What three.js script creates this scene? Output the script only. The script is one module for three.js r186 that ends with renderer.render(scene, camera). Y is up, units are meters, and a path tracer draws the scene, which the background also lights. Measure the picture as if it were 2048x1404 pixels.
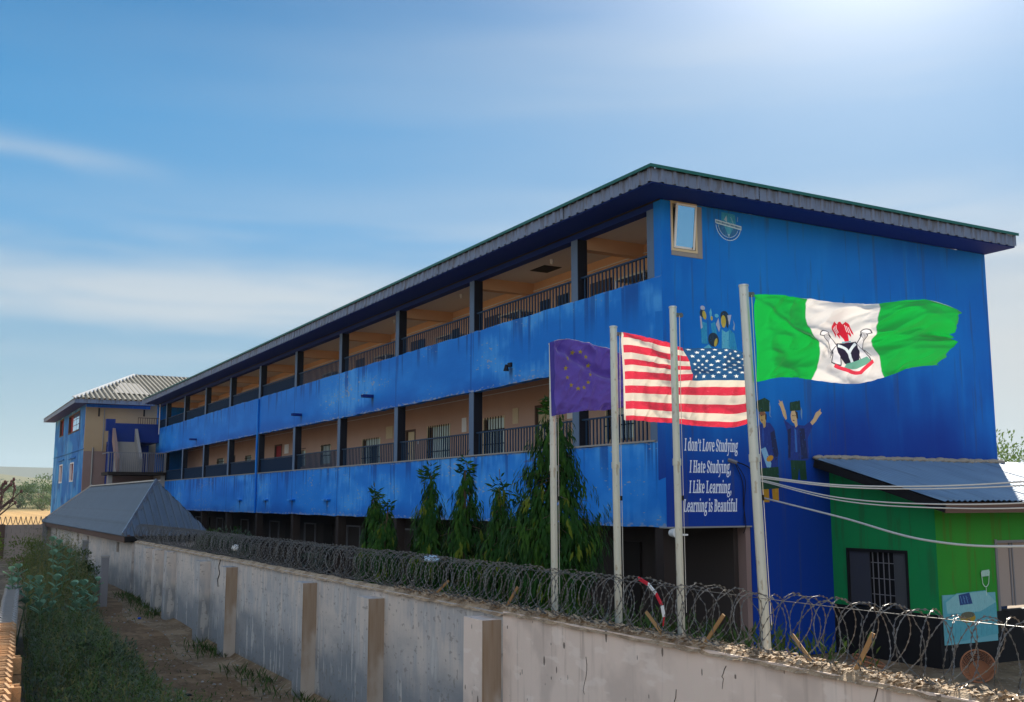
import * as THREE from 'three';
import { FontLoader } from 'three/addons/loaders/FontLoader.js';
import { TextGeometry } from 'three/addons/geometries/TextGeometry.js';
import { mergeGeometries } from 'three/addons/utils/BufferGeometryUtils.js';

// ---------------------------------------------------------------- camera, sky, sun, exposure
const R = (d) => d * Math.PI / 180;
const scene = new THREE.Scene();
const camera = new THREE.PerspectiveCamera(37.04, 1024 / 702, 0.1, 6000);
camera.position.set(0, 3, 0);
camera.rotation.set(R(8.12), R(-29.04), 0, 'YXZ');
scene.add(camera);

const EXPOSURE = 2.4;
const SUN_AZ = 50, SUN_EL = 32;
const sunDir = new THREE.Vector3(Math.sin(R(SUN_AZ)) * Math.cos(R(SUN_EL)), Math.sin(R(SUN_EL)), -Math.cos(R(SUN_AZ)) * Math.cos(R(SUN_EL)));

function rng(seed) { let a = seed >>> 0; return () => { a = (a + 0x6d2b79f5) >>> 0; let t = a; t = Math.imul(t ^ (t >>> 15), t | 1); t ^= t + Math.imul(t ^ (t >>> 7), t | 61); return ((t ^ (t >>> 14)) >>> 0) / 4294967296; }; }
const clamp = (x, a = 0, b = 1) => Math.min(b, Math.max(a, x));
const lerp = (a, b, t) => a + (b - a) * t;
const sstep = (a, b, x) => { const t = clamp((x - a) / (b - a)); return t * t * (3 - 2 * t); };
const mix3 = (a, b, t) => [lerp(a[0], b[0], t), lerp(a[1], b[1], t), lerp(a[2], b[2], t)];
function hash2(x, y, s) { let h = Math.imul(x, 374761393) ^ Math.imul(y, 668265263) ^ Math.imul(s + 7, 2147483647); h = Math.imul(h ^ (h >>> 13), 1274126177); return ((h ^ (h >>> 16)) >>> 0) / 4294967296; }
function vnoise(x, y, px, py, s) {                    // value noise that repeats every px, py cells
  const xi = Math.floor(x), yi = Math.floor(y); let fx = x - xi, fy = y - yi; fx = fx * fx * (3 - 2 * fx); fy = fy * fy * (3 - 2 * fy);
  const x0 = ((xi % px) + px) % px, x1 = (x0 + 1) % px, y0 = ((yi % py) + py) % py, y1 = (y0 + 1) % py;
  return lerp(lerp(hash2(x0, y0, s), hash2(x1, y0, s), fx), lerp(hash2(x0, y1, s), hash2(x1, y1, s), fx), fy);
}
function fbm(u, v, px, py, oct, s) { let a = 0.5, t = 0, n = 0; for (let i = 0; i < oct; i++) { t += a * vnoise(u * px, v * py, px, py, s + i * 17); n += a; a *= 0.5; px *= 2; py *= 2; } return t / n; }

{ // the sky: blue that pales to a hazy horizon, thin cloud bands, a wide glow round the sun
  const W = 1536, Hh = 768, data = new Float32Array(W * Hh * 4);
  const stops = [[-90, 0.4, 0.5, 0.52], [0, 0.42, 0.56, 0.6], [8, 0.25, 0.45, 0.62], [14, 0.09, 0.36, 0.68], [20, 0.02, 0.28, 0.62], [27, 0.0, 0.19, 0.48], [50, 0.0, 0.12, 0.34], [90, 0.0, 0.1, 0.3]];
  for (let j = 0; j < Hh; j++) {
    const el = (j + 0.5) / Hh * 180 - 90; let k = 0; while (k < stops.length - 2 && stops[k + 1][0] < el) k++;
    const t = clamp((el - stops[k][0]) / (stops[k + 1][0] - stops[k][0])), b = mix3(stops[k].slice(1), stops[k + 1].slice(1), t);
    const cy = Math.sin(R(el)), cr = Math.cos(R(el));
    for (let i = 0; i < W; i++) {
      const th = ((i + 0.5) / W - 0.5) * 2 * Math.PI, dx = Math.cos(th) * cr, dz = Math.sin(th) * cr;
      const az = ((Math.atan2(dx, -dz) * 180 / Math.PI) + 360) % 360, g = Math.acos(clamp(dx * sunDir.x + cy * sunDir.y + dz * sunDir.z, -1, 1)) * 180 / Math.PI;
      const glow = 2.2 * Math.exp(-g / 5.8) + 0.24 * Math.exp(-g / 24);
      let c = [b[0] + glow, b[1] + glow * 0.94, b[2] + glow * 0.9];
      const u = (i + 0.5) / W, e2 = clamp(el, 0, 90);
      // thin stretched cirrus and a soft band near 9-15 degrees
      const st = fbm(u, e2 / 90, 14, 34, 5, 3), st2 = fbm(u + 0.37, e2 / 90 + st * 0.03, 40, 120, 4, 9), big = fbm(u, e2 / 90, 7, 9, 4, 21);
      const wob = (big - 0.5) * 7;
      let cl = Math.exp(-(((e2 - 10.8 + wob * 0.6) / 3.0) ** 2)) * sstep(0.3, 0.66, st * 0.6 + st2 * 0.4) * 0.8;
      cl += sstep(0.34, 0.72, st * 0.4 + st2 * 0.08 + big * 0.5) * 0.5 * sstep(3, 14, e2) * (0.12 + 0.88 * Math.exp(-((((az > 180 ? az - 360 : az) - 55) / 26) ** 2)));
      cl += 0.34 * Math.exp(-(((e2 - 17.6 + (((az + 180) % 360) - 180) * 0.06 + (st2 - 0.5) * 0.9) / 0.55) ** 2)) * sstep(12, 5, Math.abs(((az + 180) % 360) - 180)) * (0.4 + st2);
      // bright cumulus added out of view, away from the sun, to fill shaded walls
      const away = sstep(55, 110, g) * sstep(0, 10, e2) * sstep(88, 50, e2);
      const fillCloud = sstep(0.3, 0.6, fbm(u, e2 / 90, 11, 8, 6, 55)) * away;
      c = mix3(c, [0.4, 0.53, 0.68], 0.42 * Math.exp(-((((az > 180 ? az - 360 : az) - 46) / 24) ** 2)) * sstep(28, 20, e2) * sstep(4, 12, e2)); cl = clamp(cl, 0, 0.9);
      const near = Math.exp(-g / 22);
      c = mix3(c, [0.58 + near * 0.45, 0.64 + near * 0.38, 0.69 + near * 0.3], cl);
      c = mix3(c, [1.25, 1.3, 1.36], fillCloud * 0.85);
      c = mix3(c, [0.72, 0.71, 0.69], 0.8 * Math.exp(-((((az > 180 ? az - 360 : az) - 58) / 13) ** 2)) * sstep(16, 7, e2 + (st - 0.5) * 8)); const hz = sstep(7, 0, e2); c = mix3(c, [0.46 + near * 0.75, 0.56 + near * 0.62, 0.58 + near * 0.5], hz * 0.55);
      const o = (j * W + i) * 4; data[o] = c[0] / EXPOSURE; data[o + 1] = c[1] / EXPOSURE; data[o + 2] = c[2] / EXPOSURE; data[o + 3] = 1;
    }
  }
  const sky = new THREE.DataTexture(data, W, Hh, THREE.RGBAFormat, THREE.FloatType);
  sky.mapping = THREE.EquirectangularReflectionMapping; sky.magFilter = sky.minFilter = THREE.LinearFilter; sky.wrapS = THREE.RepeatWrapping; sky.needsUpdate = true;
  scene.background = sky; scene.environment = sky;
}
const sun = new THREE.DirectionalLight(new THREE.Color().setRGB(1, 0.92, 0.78), 5);
sun.position.copy(sunDir).multiplyScalar(120).add(new THREE.Vector3(8, 0, -25)); sun.target.position.set(8, 0, -25);
sun.castShadow = true; sun.shadow.mapSize.set(4096, 4096); sun.shadow.radius = 1.4;
Object.assign(sun.shadow.camera, { left: -70, right: 70, top: 70, bottom: -70, near: 1, far: 320 });
scene.add(sun, sun.target);
scene.fog = new THREE.FogExp2(new THREE.Color().setRGB(0.62, 0.78, 0.9), 0.00013);
const renderer = new THREE.WebGLRenderer({ antialias: true });
renderer.setSize(1024, 702); renderer.shadowMap.enabled = true; renderer.toneMapping = THREE.LinearToneMapping; renderer.toneMappingExposure = EXPOSURE;

// ---------------------------------------------------------------- helpers
const used = new Map();
function numbered(n) { const k = used.get(n) ?? 0; used.set(n, k + 1); return k ? `${n}_${String(k).padStart(3, '0')}` : n; }
function tag(o, label, category, group, kind) { if (label) o.userData.label = label; if (category) o.userData.category = category; if (group) o.userData.group = group; if (kind) o.userData.kind = kind; return o; }
function thing(name, label, category, [x, y, z], group) { const o = new THREE.Group(); o.name = numbered(name); o.position.set(x, y, z); scene.add(o); return tag(o, label, category, group); }
function uvBox(g) {                                    // texture coordinates in metres, from the side each face looks to
  const p = g.attributes.position, uv = new Float32Array(p.count * 2), a = new THREE.Vector3(), b = new THREE.Vector3(), c = new THREE.Vector3(), n = new THREE.Vector3();
  for (let i = 0; i < p.count; i += 3) {
    a.fromBufferAttribute(p, i); b.fromBufferAttribute(p, i + 1); c.fromBufferAttribute(p, i + 2); n.copy(b).sub(a).cross(c.clone().sub(a));
    const ax = Math.abs(n.x), ay = Math.abs(n.y), az = Math.abs(n.z);
    for (let k = 0; k < 3; k++) { const q = [a, b, c][k], o = (i + k) * 2; if (ay >= ax && ay >= az) { uv[o] = q.x; uv[o + 1] = q.z; } else if (ax >= az) { uv[o] = q.z; uv[o + 1] = q.y; } else { uv[o] = q.x; uv[o + 1] = q.y; } }
  }
  g.setAttribute('uv', new THREE.BufferAttribute(uv, 2));
}
const flat = (g) => { const r = g.index ? g.toNonIndexed() : g; for (const k of Object.keys(r.attributes)) if (!['position', 'normal', 'uv'].includes(k)) r.deleteAttribute(k); return r; };
function rootOf(o) { while (o && o.parent && o.parent !== scene) o = o.parent; return o; }
function mesh(name, geos, mat, parent = scene, keepUv = false) {   // merges geometries (in world coordinates) into ONE named mesh
  geos = (Array.isArray(geos) ? geos : [geos]).map(flat);
  let g = geos.length > 1 ? mergeGeometries(geos) : geos[0].clone();
  if (!keepUv) uvBox(g);
  if (parent !== scene) { const r = rootOf(parent); g.translate(-r.position.x, -r.position.y, -r.position.z); }
  const m = new THREE.Mesh(g, mat); m.name = parent === scene ? numbered(name) : name; m.castShadow = m.receiveShadow = true; parent.add(m); return m;
}
function box(x0, x1, y0, y1, z0, z1) { return new THREE.BoxGeometry(Math.abs(x1 - x0), Math.abs(y1 - y0), Math.abs(z1 - z0)).translate((x0 + x1) / 2, (y0 + y1) / 2, (z0 + z1) / 2).toNonIndexed(); }
function bar(a, b, w, h = w, roll = 0) {               // a box from a to b
  const A = new THREE.Vector3(...a), B = new THREE.Vector3(...b), d = B.clone().sub(A), L = d.length(), q = new THREE.Quaternion().setFromUnitVectors(new THREE.Vector3(0, 1, 0), d.normalize());
  return new THREE.BoxGeometry(w, L, h).rotateY(roll).applyQuaternion(q).translate(...A.add(B).multiplyScalar(0.5).toArray()).toNonIndexed();
}
function tube(a, b, r0, r1 = r0, seg = 8, open = false) {
  const A = new THREE.Vector3(...a), B = new THREE.Vector3(...b), d = B.clone().sub(A), L = d.length(), q = new THREE.Quaternion().setFromUnitVectors(new THREE.Vector3(0, 1, 0), d.normalize());
  return new THREE.CylinderGeometry(r1, r0, L, seg, 1, open).applyQuaternion(q).translate(...A.add(B).multiplyScalar(0.5).toArray()).toNonIndexed();
}
function curve(pts, r, n = 40, seg = 5) { return new THREE.TubeGeometry(new THREE.CatmullRomCurve3(pts.map((p) => new THREE.Vector3(...p))), n, r, seg).toNonIndexed(); }
function quadGeo(tris) { const g = new THREE.BufferGeometry(); g.setAttribute('position', new THREE.BufferAttribute(new Float32Array(tris), 3)); g.setAttribute('uv', new THREE.BufferAttribute(new Float32Array(tris.length / 3 * 2), 2)); g.computeVertexNormals(); return g; }
// ribbed metal sheet on a sloping plane: eave from A to B, ridge from C to D (C = D for a hip end); ribs run up the slope
function ribbed(A, B, C, D, pitch, depth, prof) {
  A = new THREE.Vector3(...A); B = new THREE.Vector3(...B); C = new THREE.Vector3(...C); D = new THREE.Vector3(...D);
  const e = B.clone().sub(A), L = e.length(); e.normalize();
  const ca = C.clone().sub(A), da = D.clone().sub(A), s0 = ca.dot(e), s1 = da.dot(e), up = ca.clone().sub(e.clone().multiplyScalar(s0)), n = e.clone().cross(up).normalize(); if (n.y < 0) n.negate();
  const steps = prof === 'box' ? [[0, 0], [0.5, 0], [0.58, 1], [0.92, 1]] : [[0, 0], [0.17, 0.25], [0.33, 0.75], [0.5, 1], [0.67, 0.75], [0.83, 0.25]];
  const cols = []; const N = Math.ceil(L / pitch);
  for (let i = 0; i < N; i++) for (const [f, h] of steps) { const s = (i + f) * pitch; if (s < L) cols.push([s, h]); } cols.push([L, 0]);
  const at = (s, t, h) => A.clone().addScaledVector(e, s).addScaledVector(up, t).addScaledVector(n, h * depth);
  const top = (s) => clamp(Math.min(s0 > 1e-6 ? s / s0 : 1, L - s1 > 1e-6 ? (L - s) / (L - s1) : 1));
  const tris = [];
  for (let i = 0; i + 1 < cols.length; i++) {
    const [sa, ha] = cols[i], [sb, hb] = cols[i + 1], p = at(sa, 0, ha), q = at(sb, 0, hb), r = at(sb, top(sb), hb), t = at(sa, top(sa), ha);
    tris.push(...p.toArray(), ...q.toArray(), ...r.toArray(), ...p.toArray(), ...r.toArray(), ...t.toArray());
  }
  return quadGeo(tris);
}

// ---------------------------------------------------------------- materials
const toS = (c) => { c = clamp(c); return Math.round(255 * (c <= 0.0031308 ? 12.92 * c : 1.055 * c ** (1 / 2.4) - 0.055)); };
function paint(w, h, fn) {                             // fn(u, v) -> [r, g, b, height]: a colour map and a bump map
  const a = new Uint8Array(w * h * 4), b = new Uint8Array(w * h * 4);
  for (let j = 0; j < h; j++) for (let i = 0; i < w; i++) {
    const c = fn((i + 0.5) / w, (j + 0.5) / h), o = (j * w + i) * 4, k = clamp(c[3] ?? 0.5) * 255;
    a[o] = toS(c[0]); a[o + 1] = toS(c[1]); a[o + 2] = toS(c[2]); a[o + 3] = 255; b[o] = b[o + 1] = b[o + 2] = k; b[o + 3] = 255;
  }
  const mk = (d, cs) => { const t = new THREE.DataTexture(d, w, h); t.wrapS = t.wrapT = THREE.RepeatWrapping; t.magFilter = THREE.LinearFilter; t.minFilter = THREE.LinearMipmapLinearFilter; t.generateMipmaps = true; t.colorSpace = cs; t.needsUpdate = true; return t; };
  return [mk(a, THREE.SRGBColorSpace), mk(b, THREE.NoColorSpace)];
}
function mat(p, tex, size, bump = 0) {
  const m = new THREE.MeshPhysicalMaterial();
  m.roughness = 0.9; m.specularIntensity = p.metalness ? 1 : 0.35;
  for (const [k, v] of Object.entries(p)) { if (k === 'rgb') m.color.setRGB(...v); else m[k] = v; }
  if (tex) { const [a, b] = tex.map((t) => { const c = t.clone(); c.repeat.set(1 / size[0], 1 / size[1]); c.offset.set(size[2] ?? 0, size[3] ?? 0); c.needsUpdate = true; return c; }); m.map = a; if (bump) { m.bumpMap = b; m.bumpScale = bump; } }
  return m;
}
const T = {};
T.blue = paint(1024, 1024, (u, v) => {                 // brushed blue wall paint, rubbed thin in upright streaks
  const s = fbm(u, v, 60, 9, 4, 1), p = fbm(u, v, 5, 4, 5, 2), f = fbm(u, v, 40, 40, 4, 3), w = sstep(0.42, 0.75, s * 0.6 + p * 0.45);
  let c = mix3([0.004, 0.17, 0.66], [0.05, 0.36, 0.88], w * 0.85); c = mix3(c, [0.003, 0.1, 0.5], sstep(0.5, 0.75, fbm(u, v, 8, 6, 5, 7)) * 0.6);
  const chip = sstep(0.735, 0.76, f * 0.55 + p * 0.45 + s * 0.02); c = mix3(c, [0.3, 0.42, 0.62], chip * 0.7);
  return [...c, 0.35 + 0.3 * f + 0.25 * s - chip * 0.2];
});
const bandPaint = (sd) => paint(2048, 256, (u, v) => {  // one parapet band, 51 m long: rub marks, run-off from the top edge, joints, chipped edges
  const p = fbm(u, v, 26, 2, 5, sd), q = fbm(u, v, 9, 1, 4, sd + 40), s = fbm(u, v, 420, 3, 3, sd + 1), f = fbm(u, v, 500, 40, 3, sd + 2), n = fbm(u, 0.5, 300, 1, 4, sd + 3), L = 0.15 + 0.85 * fbm(u, 0.2, 160, 1, 3, sd + 4);
  let c = mix3([0.004, 0.18, 0.68], [0.014, 0.24, 0.78], sstep(0.3, 0.7, p)); c = mix3(c, [0.07, 0.37, 0.88], sstep(0.46, 0.68, p * 0.6 + s * 0.4) * sstep(0.38, 0.62, q) * 0.8);
  c = mix3(c, [0.004, 0.07, 0.34], sstep(0.56, 0.7, n) * sstep(L, L * 0.2, 1 - v) * 0.75); c = mix3(c, [0.003, 0.085, 0.45], sstep(0.3, 0.0, v + (p - 0.5) * 0.3) * 0.5);
  let j = 0; for (let i = 0; i < 10; i++) { const z = -18.85 - 4.93 * i; j = Math.max(j, sstep(0.0011, 0.0004, Math.abs(u - (z + 66) / 51 + 0.0006 * (s - 0.5)))); } c = mix3(c, [0.003, 0.08, 0.4], j * 0.6);
  for (const [z, y] of sd < 300 ? [[-30.57, 0.29], [-37.73, 0.25], [-55, 0.22], [-21.66, 0.25]] : [[-46, 0.32], [-42, 0.32], [-38.5, 0.32], [-34.6, 0.32]]) { const dx = Math.abs(u - (z + 66) / 51) * 51; if (v < y) c = mix3(c, [0.02, 0.035, 0.07], sstep(0.13, 0.03, dx + (s - 0.5) * 0.1) * sstep(0, y, v) * 0.75); }
  const edge = Math.max(sstep(0.05, 0.0, v - (f - 0.5) * 0.12), sstep(0.96, 1.0, v + (f - 0.5) * 0.1)), chip = Math.max(edge * sstep(0.45, 0.55, f), sstep(0.71, 0.74, f * 0.6 + p * 0.4)); c = mix3(c, [0.34, 0.38, 0.44], chip * 0.75);
  return [...c, 0.4 + 0.3 * f + 0.25 * s - chip * 0.25];
});
T.bandA = bandPaint(200); T.bandB = bandPaint(330);
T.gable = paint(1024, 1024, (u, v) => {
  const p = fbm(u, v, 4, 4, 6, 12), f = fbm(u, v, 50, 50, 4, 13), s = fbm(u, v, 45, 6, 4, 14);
  let c = mix3([0.002, 0.15, 0.62], [0.004, 0.21, 0.72], sstep(0.3, 0.7, p)); c = mix3(c, [0.012, 0.25, 0.76], sstep(0.58, 0.8, s) * 0.35); c = mix3(c, [0.002, 0.04, 0.32], sstep(0.72, 0.4, v + (p - 0.5) * 0.2 + (s - 0.5) * 0.06)); c = mix3(c, [0.05, 0.06, 0.1], sstep(0.62, 0.8, fbm(u, v, 110, 5, 4, 17)) * 0.35);  // lower half darkened to navy: shade on the wall put into its colour
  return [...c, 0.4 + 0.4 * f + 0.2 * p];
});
T.cement = paint(2048, 1024, (u, v) => {               // old rendered wall: grey streaks, blue-grey shade painted over the lower part, dirt at the foot (v from 0 at the foot)
  const s = fbm(u, v, 120, 4, 4, 31), p = fbm(u, v, 12, 5, 5, 32), f = fbm(u, v, 160, 40, 4, 33), low = sstep(0.62, 0.2, v + (p - 0.5) * 0.5);
  let c = mix3([0.5, 0.455, 0.42], [0.33, 0.335, 0.35], sstep(0.35, 0.7, s * 0.6 + p * 0.4)); c = mix3(c, [0.15, 0.18, 0.21], low * 0.85); c = mix3(c, [0.5, 0.49, 0.47], sstep(0.6, 0.78, s) * 0.6);
  c = mix3(c, [0.12, 0.11, 0.1], sstep(0.1, 0.0, v + (f - 0.5) * 0.12) * 0.8); c = mix3(c, [0.16, 0.15, 0.14], sstep(0.69, 0.74, f) * 0.5);
  return [...c, 0.4 + 0.3 * f + 0.3 * s];
});
const spots = []; { const r = rng(77); for (let i = 0; i < 130; i++) spots.push([r(), r(), 0.0012 + 0.004 * r() ** 3, 1 + 4 * r()]); }
T.render = paint(1024, 1024, (u, v) => {               // smooth cream render with specks and weak stains
  const p = fbm(u, v, 5, 4, 6, 41), f = fbm(u, v, 80, 80, 3, 42), s = fbm(u, v, 90, 5, 4, 43);
  let c = mix3([0.6, 0.51, 0.45], [0.53, 0.455, 0.4], p); c = mix3(c, [0.34, 0.29, 0.26], sstep(0.5, 0.75, fbm(u, v, 9, 7, 5, 46)) * 0.45); c = mix3(c, [0.3, 0.25, 0.22], sstep(0.56, 0.8, s) * 0.55 * sstep(0.2, 0.6, p)); c = mix3(c, [0.66, 0.6, 0.55], sstep(0.62, 0.75, fbm(u, v, 14, 40, 4, 47)) * 0.4); let k = 0;
  for (const [x, y, r, e] of spots) { const dx = Math.abs(u - x), dy = (v - y) / e; if (dx < r && Math.abs(dy) < r && dx * dx + dy * dy < r * r) k = 1; }
  c = mix3(c, [0.09, 0.075, 0.065], k * 0.85); return [...c, 0.5 + 0.2 * f - k * 0.4];
});
T.stain = paint(512, 1024, (u, v) => {                 // pier side, brown run-off from the coping
  const s = fbm(u, v, 14, 3, 4, 51), p = fbm(u, v, 4, 5, 5, 52), t = sstep(0.15, 0.6, v + (p - 0.5) * 0.7) * sstep(1.02, 0.86, v + (p - 0.5) * 0.2);
  let c = mix3([0.47, 0.41, 0.36], [0.24, 0.15, 0.08], t * (0.3 + 0.65 * s)); return [...c, 0.4 + 0.4 * s];
});
T.peach = paint(512, 512, (u, v) => { const p = fbm(u, v, 5, 5, 5, 61), f = fbm(u, v, 60, 60, 3, 62); const c = mix3([0.72, 0.46, 0.28], [0.64, 0.4, 0.25], p); return [...c, 0.4 + 0.3 * f]; });
T.pink = paint(512, 512, (u, v) => { const p = fbm(u, v, 5, 5, 5, 64), f = fbm(u, v, 60, 60, 3, 65); const c = mix3([0.56, 0.38, 0.3], [0.48, 0.32, 0.25], p); return [...c, 0.4 + 0.3 * f]; });
T.dirt = paint(1024, 1024, (u, v) => {
  const p = fbm(u, v, 6, 6, 6, 71), f = fbm(u, v, 90, 90, 4, 72), q = fbm(u, v, 24, 24, 4, 73); let c = mix3([0.23, 0.16, 0.1], [0.36, 0.265, 0.175], sstep(0.3, 0.7, p)); c = mix3(c, [0.13, 0.09, 0.06], sstep(0.55, 0.75, q) * 0.6);
  const peb = sstep(0.66, 0.7, f); c = mix3(c, [0.42, 0.36, 0.29], peb * 0.6); return [...c, 0.35 + 0.3 * q + 0.3 * f];
});
T.drygrass = paint(1024, 1024, (u, v) => { const p = fbm(u, v, 8, 8, 6, 81), f = fbm(u, v, 110, 50, 4, 82); let c = mix3([0.36, 0.27, 0.13], [0.5, 0.4, 0.2], f); c = mix3(c, [0.16, 0.17, 0.06], sstep(0.55, 0.72, p) * 0.6); return [...c, f]; });
T.zinc = paint(1024, 512, (u, v) => {                  // weathered roofing sheet
  const p = fbm(u, v, 7, 5, 6, 91), s = fbm(u, v, 70, 4, 4, 92), f = fbm(u, v, 120, 120, 3, 93); let c = mix3([0.3, 0.32, 0.35], [0.44, 0.46, 0.48], p); c = mix3(c, [0.2, 0.19, 0.18], sstep(0.55, 0.78, s) * 0.55); c = mix3(c, [0.26, 0.15, 0.09], sstep(0.66, 0.8, p * 0.6 + f * 0.4) * 0.4); return [...c, 0.5 + 0.2 * f];
});
T.fascia = paint(512, 512, (u, v) => { const s = fbm(u, v, 60, 4, 4, 101), p = fbm(u, v, 8, 6, 5, 102); let c = mix3([0.11, 0.15, 0.24], [0.18, 0.235, 0.36], p); c = mix3(c, [0.09, 0.085, 0.09], sstep(0.5, 0.7, s) * 0.6); return [...c, 0.5]; });
T.pole = paint(256, 1024, (u, v) => { const s = fbm(u, v, 8, 30, 5, 111), p = fbm(u, v, 3, 8, 5, 112); let c = mix3([0.42, 0.42, 0.38], [0.3, 0.31, 0.3], p); c = mix3(c, [0.2, 0.15, 0.1], sstep(0.68, 0.78, s) * 0.6); return [...c, 0.5]; });
T.block = paint(512, 512, (u, v) => { const p = fbm(u, v, 6, 6, 5, 121), f = fbm(u, v, 70, 70, 3, 122); let c = mix3([0.5, 0.31, 0.17], [0.4, 0.24, 0.13], p); return [...mix3(c, [0.3, 0.2, 0.12], sstep(0.6, 0.75, f) * 0.5), f]; });
T.green = paint(512, 512, (u, v) => { const p = fbm(u, v, 4, 4, 6, 131), f = fbm(u, v, 50, 50, 3, 132); return [...mix3(mix3([0.006, 0.23, 0.075], [0.012, 0.3, 0.085], p), [0.03, 0.1, 0.04], sstep(0.55, 0.75, fbm(u, v, 50, 5, 4, 135)) * 0.4), 0.5 + 0.3 * f]; });
T.paleblue = paint(1024, 1024, (u, v) => {             // weathered blue of the end wing
  const s = fbm(u, v, 40, 7, 5, 141), p = fbm(u, v, 6, 7, 5, 142); let c = mix3([0.02, 0.17, 0.5], [0.05, 0.3, 0.62], sstep(0.35, 0.65, p)); c = mix3(c, [0.3, 0.4, 0.62], sstep(0.54, 0.7, s * 0.55 + p * 0.45) * 0.7); c = mix3(c, [0.01, 0.07, 0.25], sstep(0.6, 0.75, fbm(u, v, 9, 9, 5, 143)) * 0.6); return [...c, 0.5 + 0.3 * s];
});
const M = {
  bandA: mat({ roughness: 0.65 }, T.bandA, [51, 1.6, 66 / 51, -5.72 / 1.6], 0.006), bandB: mat({ roughness: 0.65 }, T.bandB, [51, 1.66, 66 / 51, -2.48 / 1.66], 0.006),
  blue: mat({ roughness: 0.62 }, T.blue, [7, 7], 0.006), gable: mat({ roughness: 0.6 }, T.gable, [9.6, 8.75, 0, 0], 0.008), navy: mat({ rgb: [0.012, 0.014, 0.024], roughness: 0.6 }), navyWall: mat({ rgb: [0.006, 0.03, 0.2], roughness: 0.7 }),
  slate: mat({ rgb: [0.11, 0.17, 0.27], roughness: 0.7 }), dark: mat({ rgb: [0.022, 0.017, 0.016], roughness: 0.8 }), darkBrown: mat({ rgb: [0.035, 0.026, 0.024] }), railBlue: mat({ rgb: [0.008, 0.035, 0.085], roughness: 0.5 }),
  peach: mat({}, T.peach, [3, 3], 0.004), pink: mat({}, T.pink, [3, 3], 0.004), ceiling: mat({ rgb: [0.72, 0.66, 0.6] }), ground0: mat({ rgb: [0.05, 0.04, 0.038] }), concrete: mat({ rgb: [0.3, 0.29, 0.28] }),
  fascia: mat({ roughness: 0.55, metalness: 0.2 }, T.fascia, [3, 1.5], 0.003), flashing: mat({ rgb: [0.02, 0.13, 0.12], roughness: 0.5 }), zinc: mat({ roughness: 0.42, metalness: 0.55 }, T.zinc, [6, 6], 0.002), zincBlue: mat({ rgb: [0.34, 0.41, 0.5], roughness: 0.5, metalness: 0.35 }, T.zinc, [5, 5], 0.002),
  cement: mat({ rgb: [1.2, 1.16, 1.13] }, T.cement, [14, 2.4, 0, 0.16], 0.012), render: mat({ rgb: [1.3, 1.26, 1.24] }, T.render, [4, 4], 0.006), stain: mat({}, T.stain, [0.9, 2.2, 0, 0.12], 0.006), dirt: mat({}, T.dirt, [5, 5], 0.03), drygrass: mat({}, T.drygrass, [9, 9], 0.05), path: mat({ rgb: [0.68, 0.58, 0.47] }, T.dirt, [3.1, 3.1], 0.03),
  pole: mat({ rgb: [1.3, 1.34, 1.33], roughness: 0.36, metalness: 0.6 }, T.pole, [0.35, 2.2], 0.001), wire: mat({ rgb: [0.13, 0.13, 0.13], roughness: 0.34, metalness: 0.5 }), barb: mat({ rgb: [0.22, 0.22, 0.22], roughness: 0.32, metalness: 0.6 }), wingTan: mat({ rgb: [0.62, 0.72, 0.72] }, T.peach, [3, 3], 0.004), wingMauve: mat({ rgb: [0.5, 0.52, 0.62] }, T.pink, [3, 3], 0.004), zincTeal: mat({ rgb: [0.5, 0.75, 1.0], roughness: 0.55, metalness: 0.15 }, T.zinc, [5, 5], 0.002), zincSun: mat({ rgb: [0.68, 0.6, 0.46], roughness: 0.6, metalness: 0.05 }, T.zinc, [6, 6], 0.002), block: mat({}, T.block, [0.9, 0.9], 0.006), green: mat({ roughness: 0.75 }, T.green, [4, 4], 0.004), lime: mat({ rgb: [3.2, 1.0, 0.35], roughness: 0.75 }, T.green, [4, 4], 0.004), paleblue: mat({ roughness: 0.8 }, T.paleblue, [9, 9], 0.006),
  cream: mat({ rgb: [0.62, 0.52, 0.34], roughness: 0.6 }), white: mat({ rgb: [0.75, 0.76, 0.76], roughness: 0.5 }), red: mat({ rgb: [0.3, 0.01, 0.02], roughness: 0.6 }), glassMirror: mat({ rgb: [0.24, 0.46, 0.68], roughness: 0.06, metalness: 0.9 }), curtain: mat({ rgb: [0.72, 0.88, 0.86], roughness: 0.9 }),
  brownBoard: mat({ rgb: [0.12, 0.075, 0.06], roughness: 0.8 }), black: mat({ rgb: [0.012, 0.012, 0.014], roughness: 0.7 }), grey: mat({ rgb: [0.2, 0.2, 0.22], roughness: 0.6 }), mortar: mat({ rgb: [1.3, 1.32, 1.34] }, T.dirt, [0.9, 0.9], 0.02), wood: mat({ rgb: [0.34, 0.2, 0.09] }), cable: mat({ rgb: [0.62, 0.6, 0.55], roughness: 0.5 }),
};
const V3 = (x, y, z) => new THREE.Vector3(x, y, z);

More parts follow.
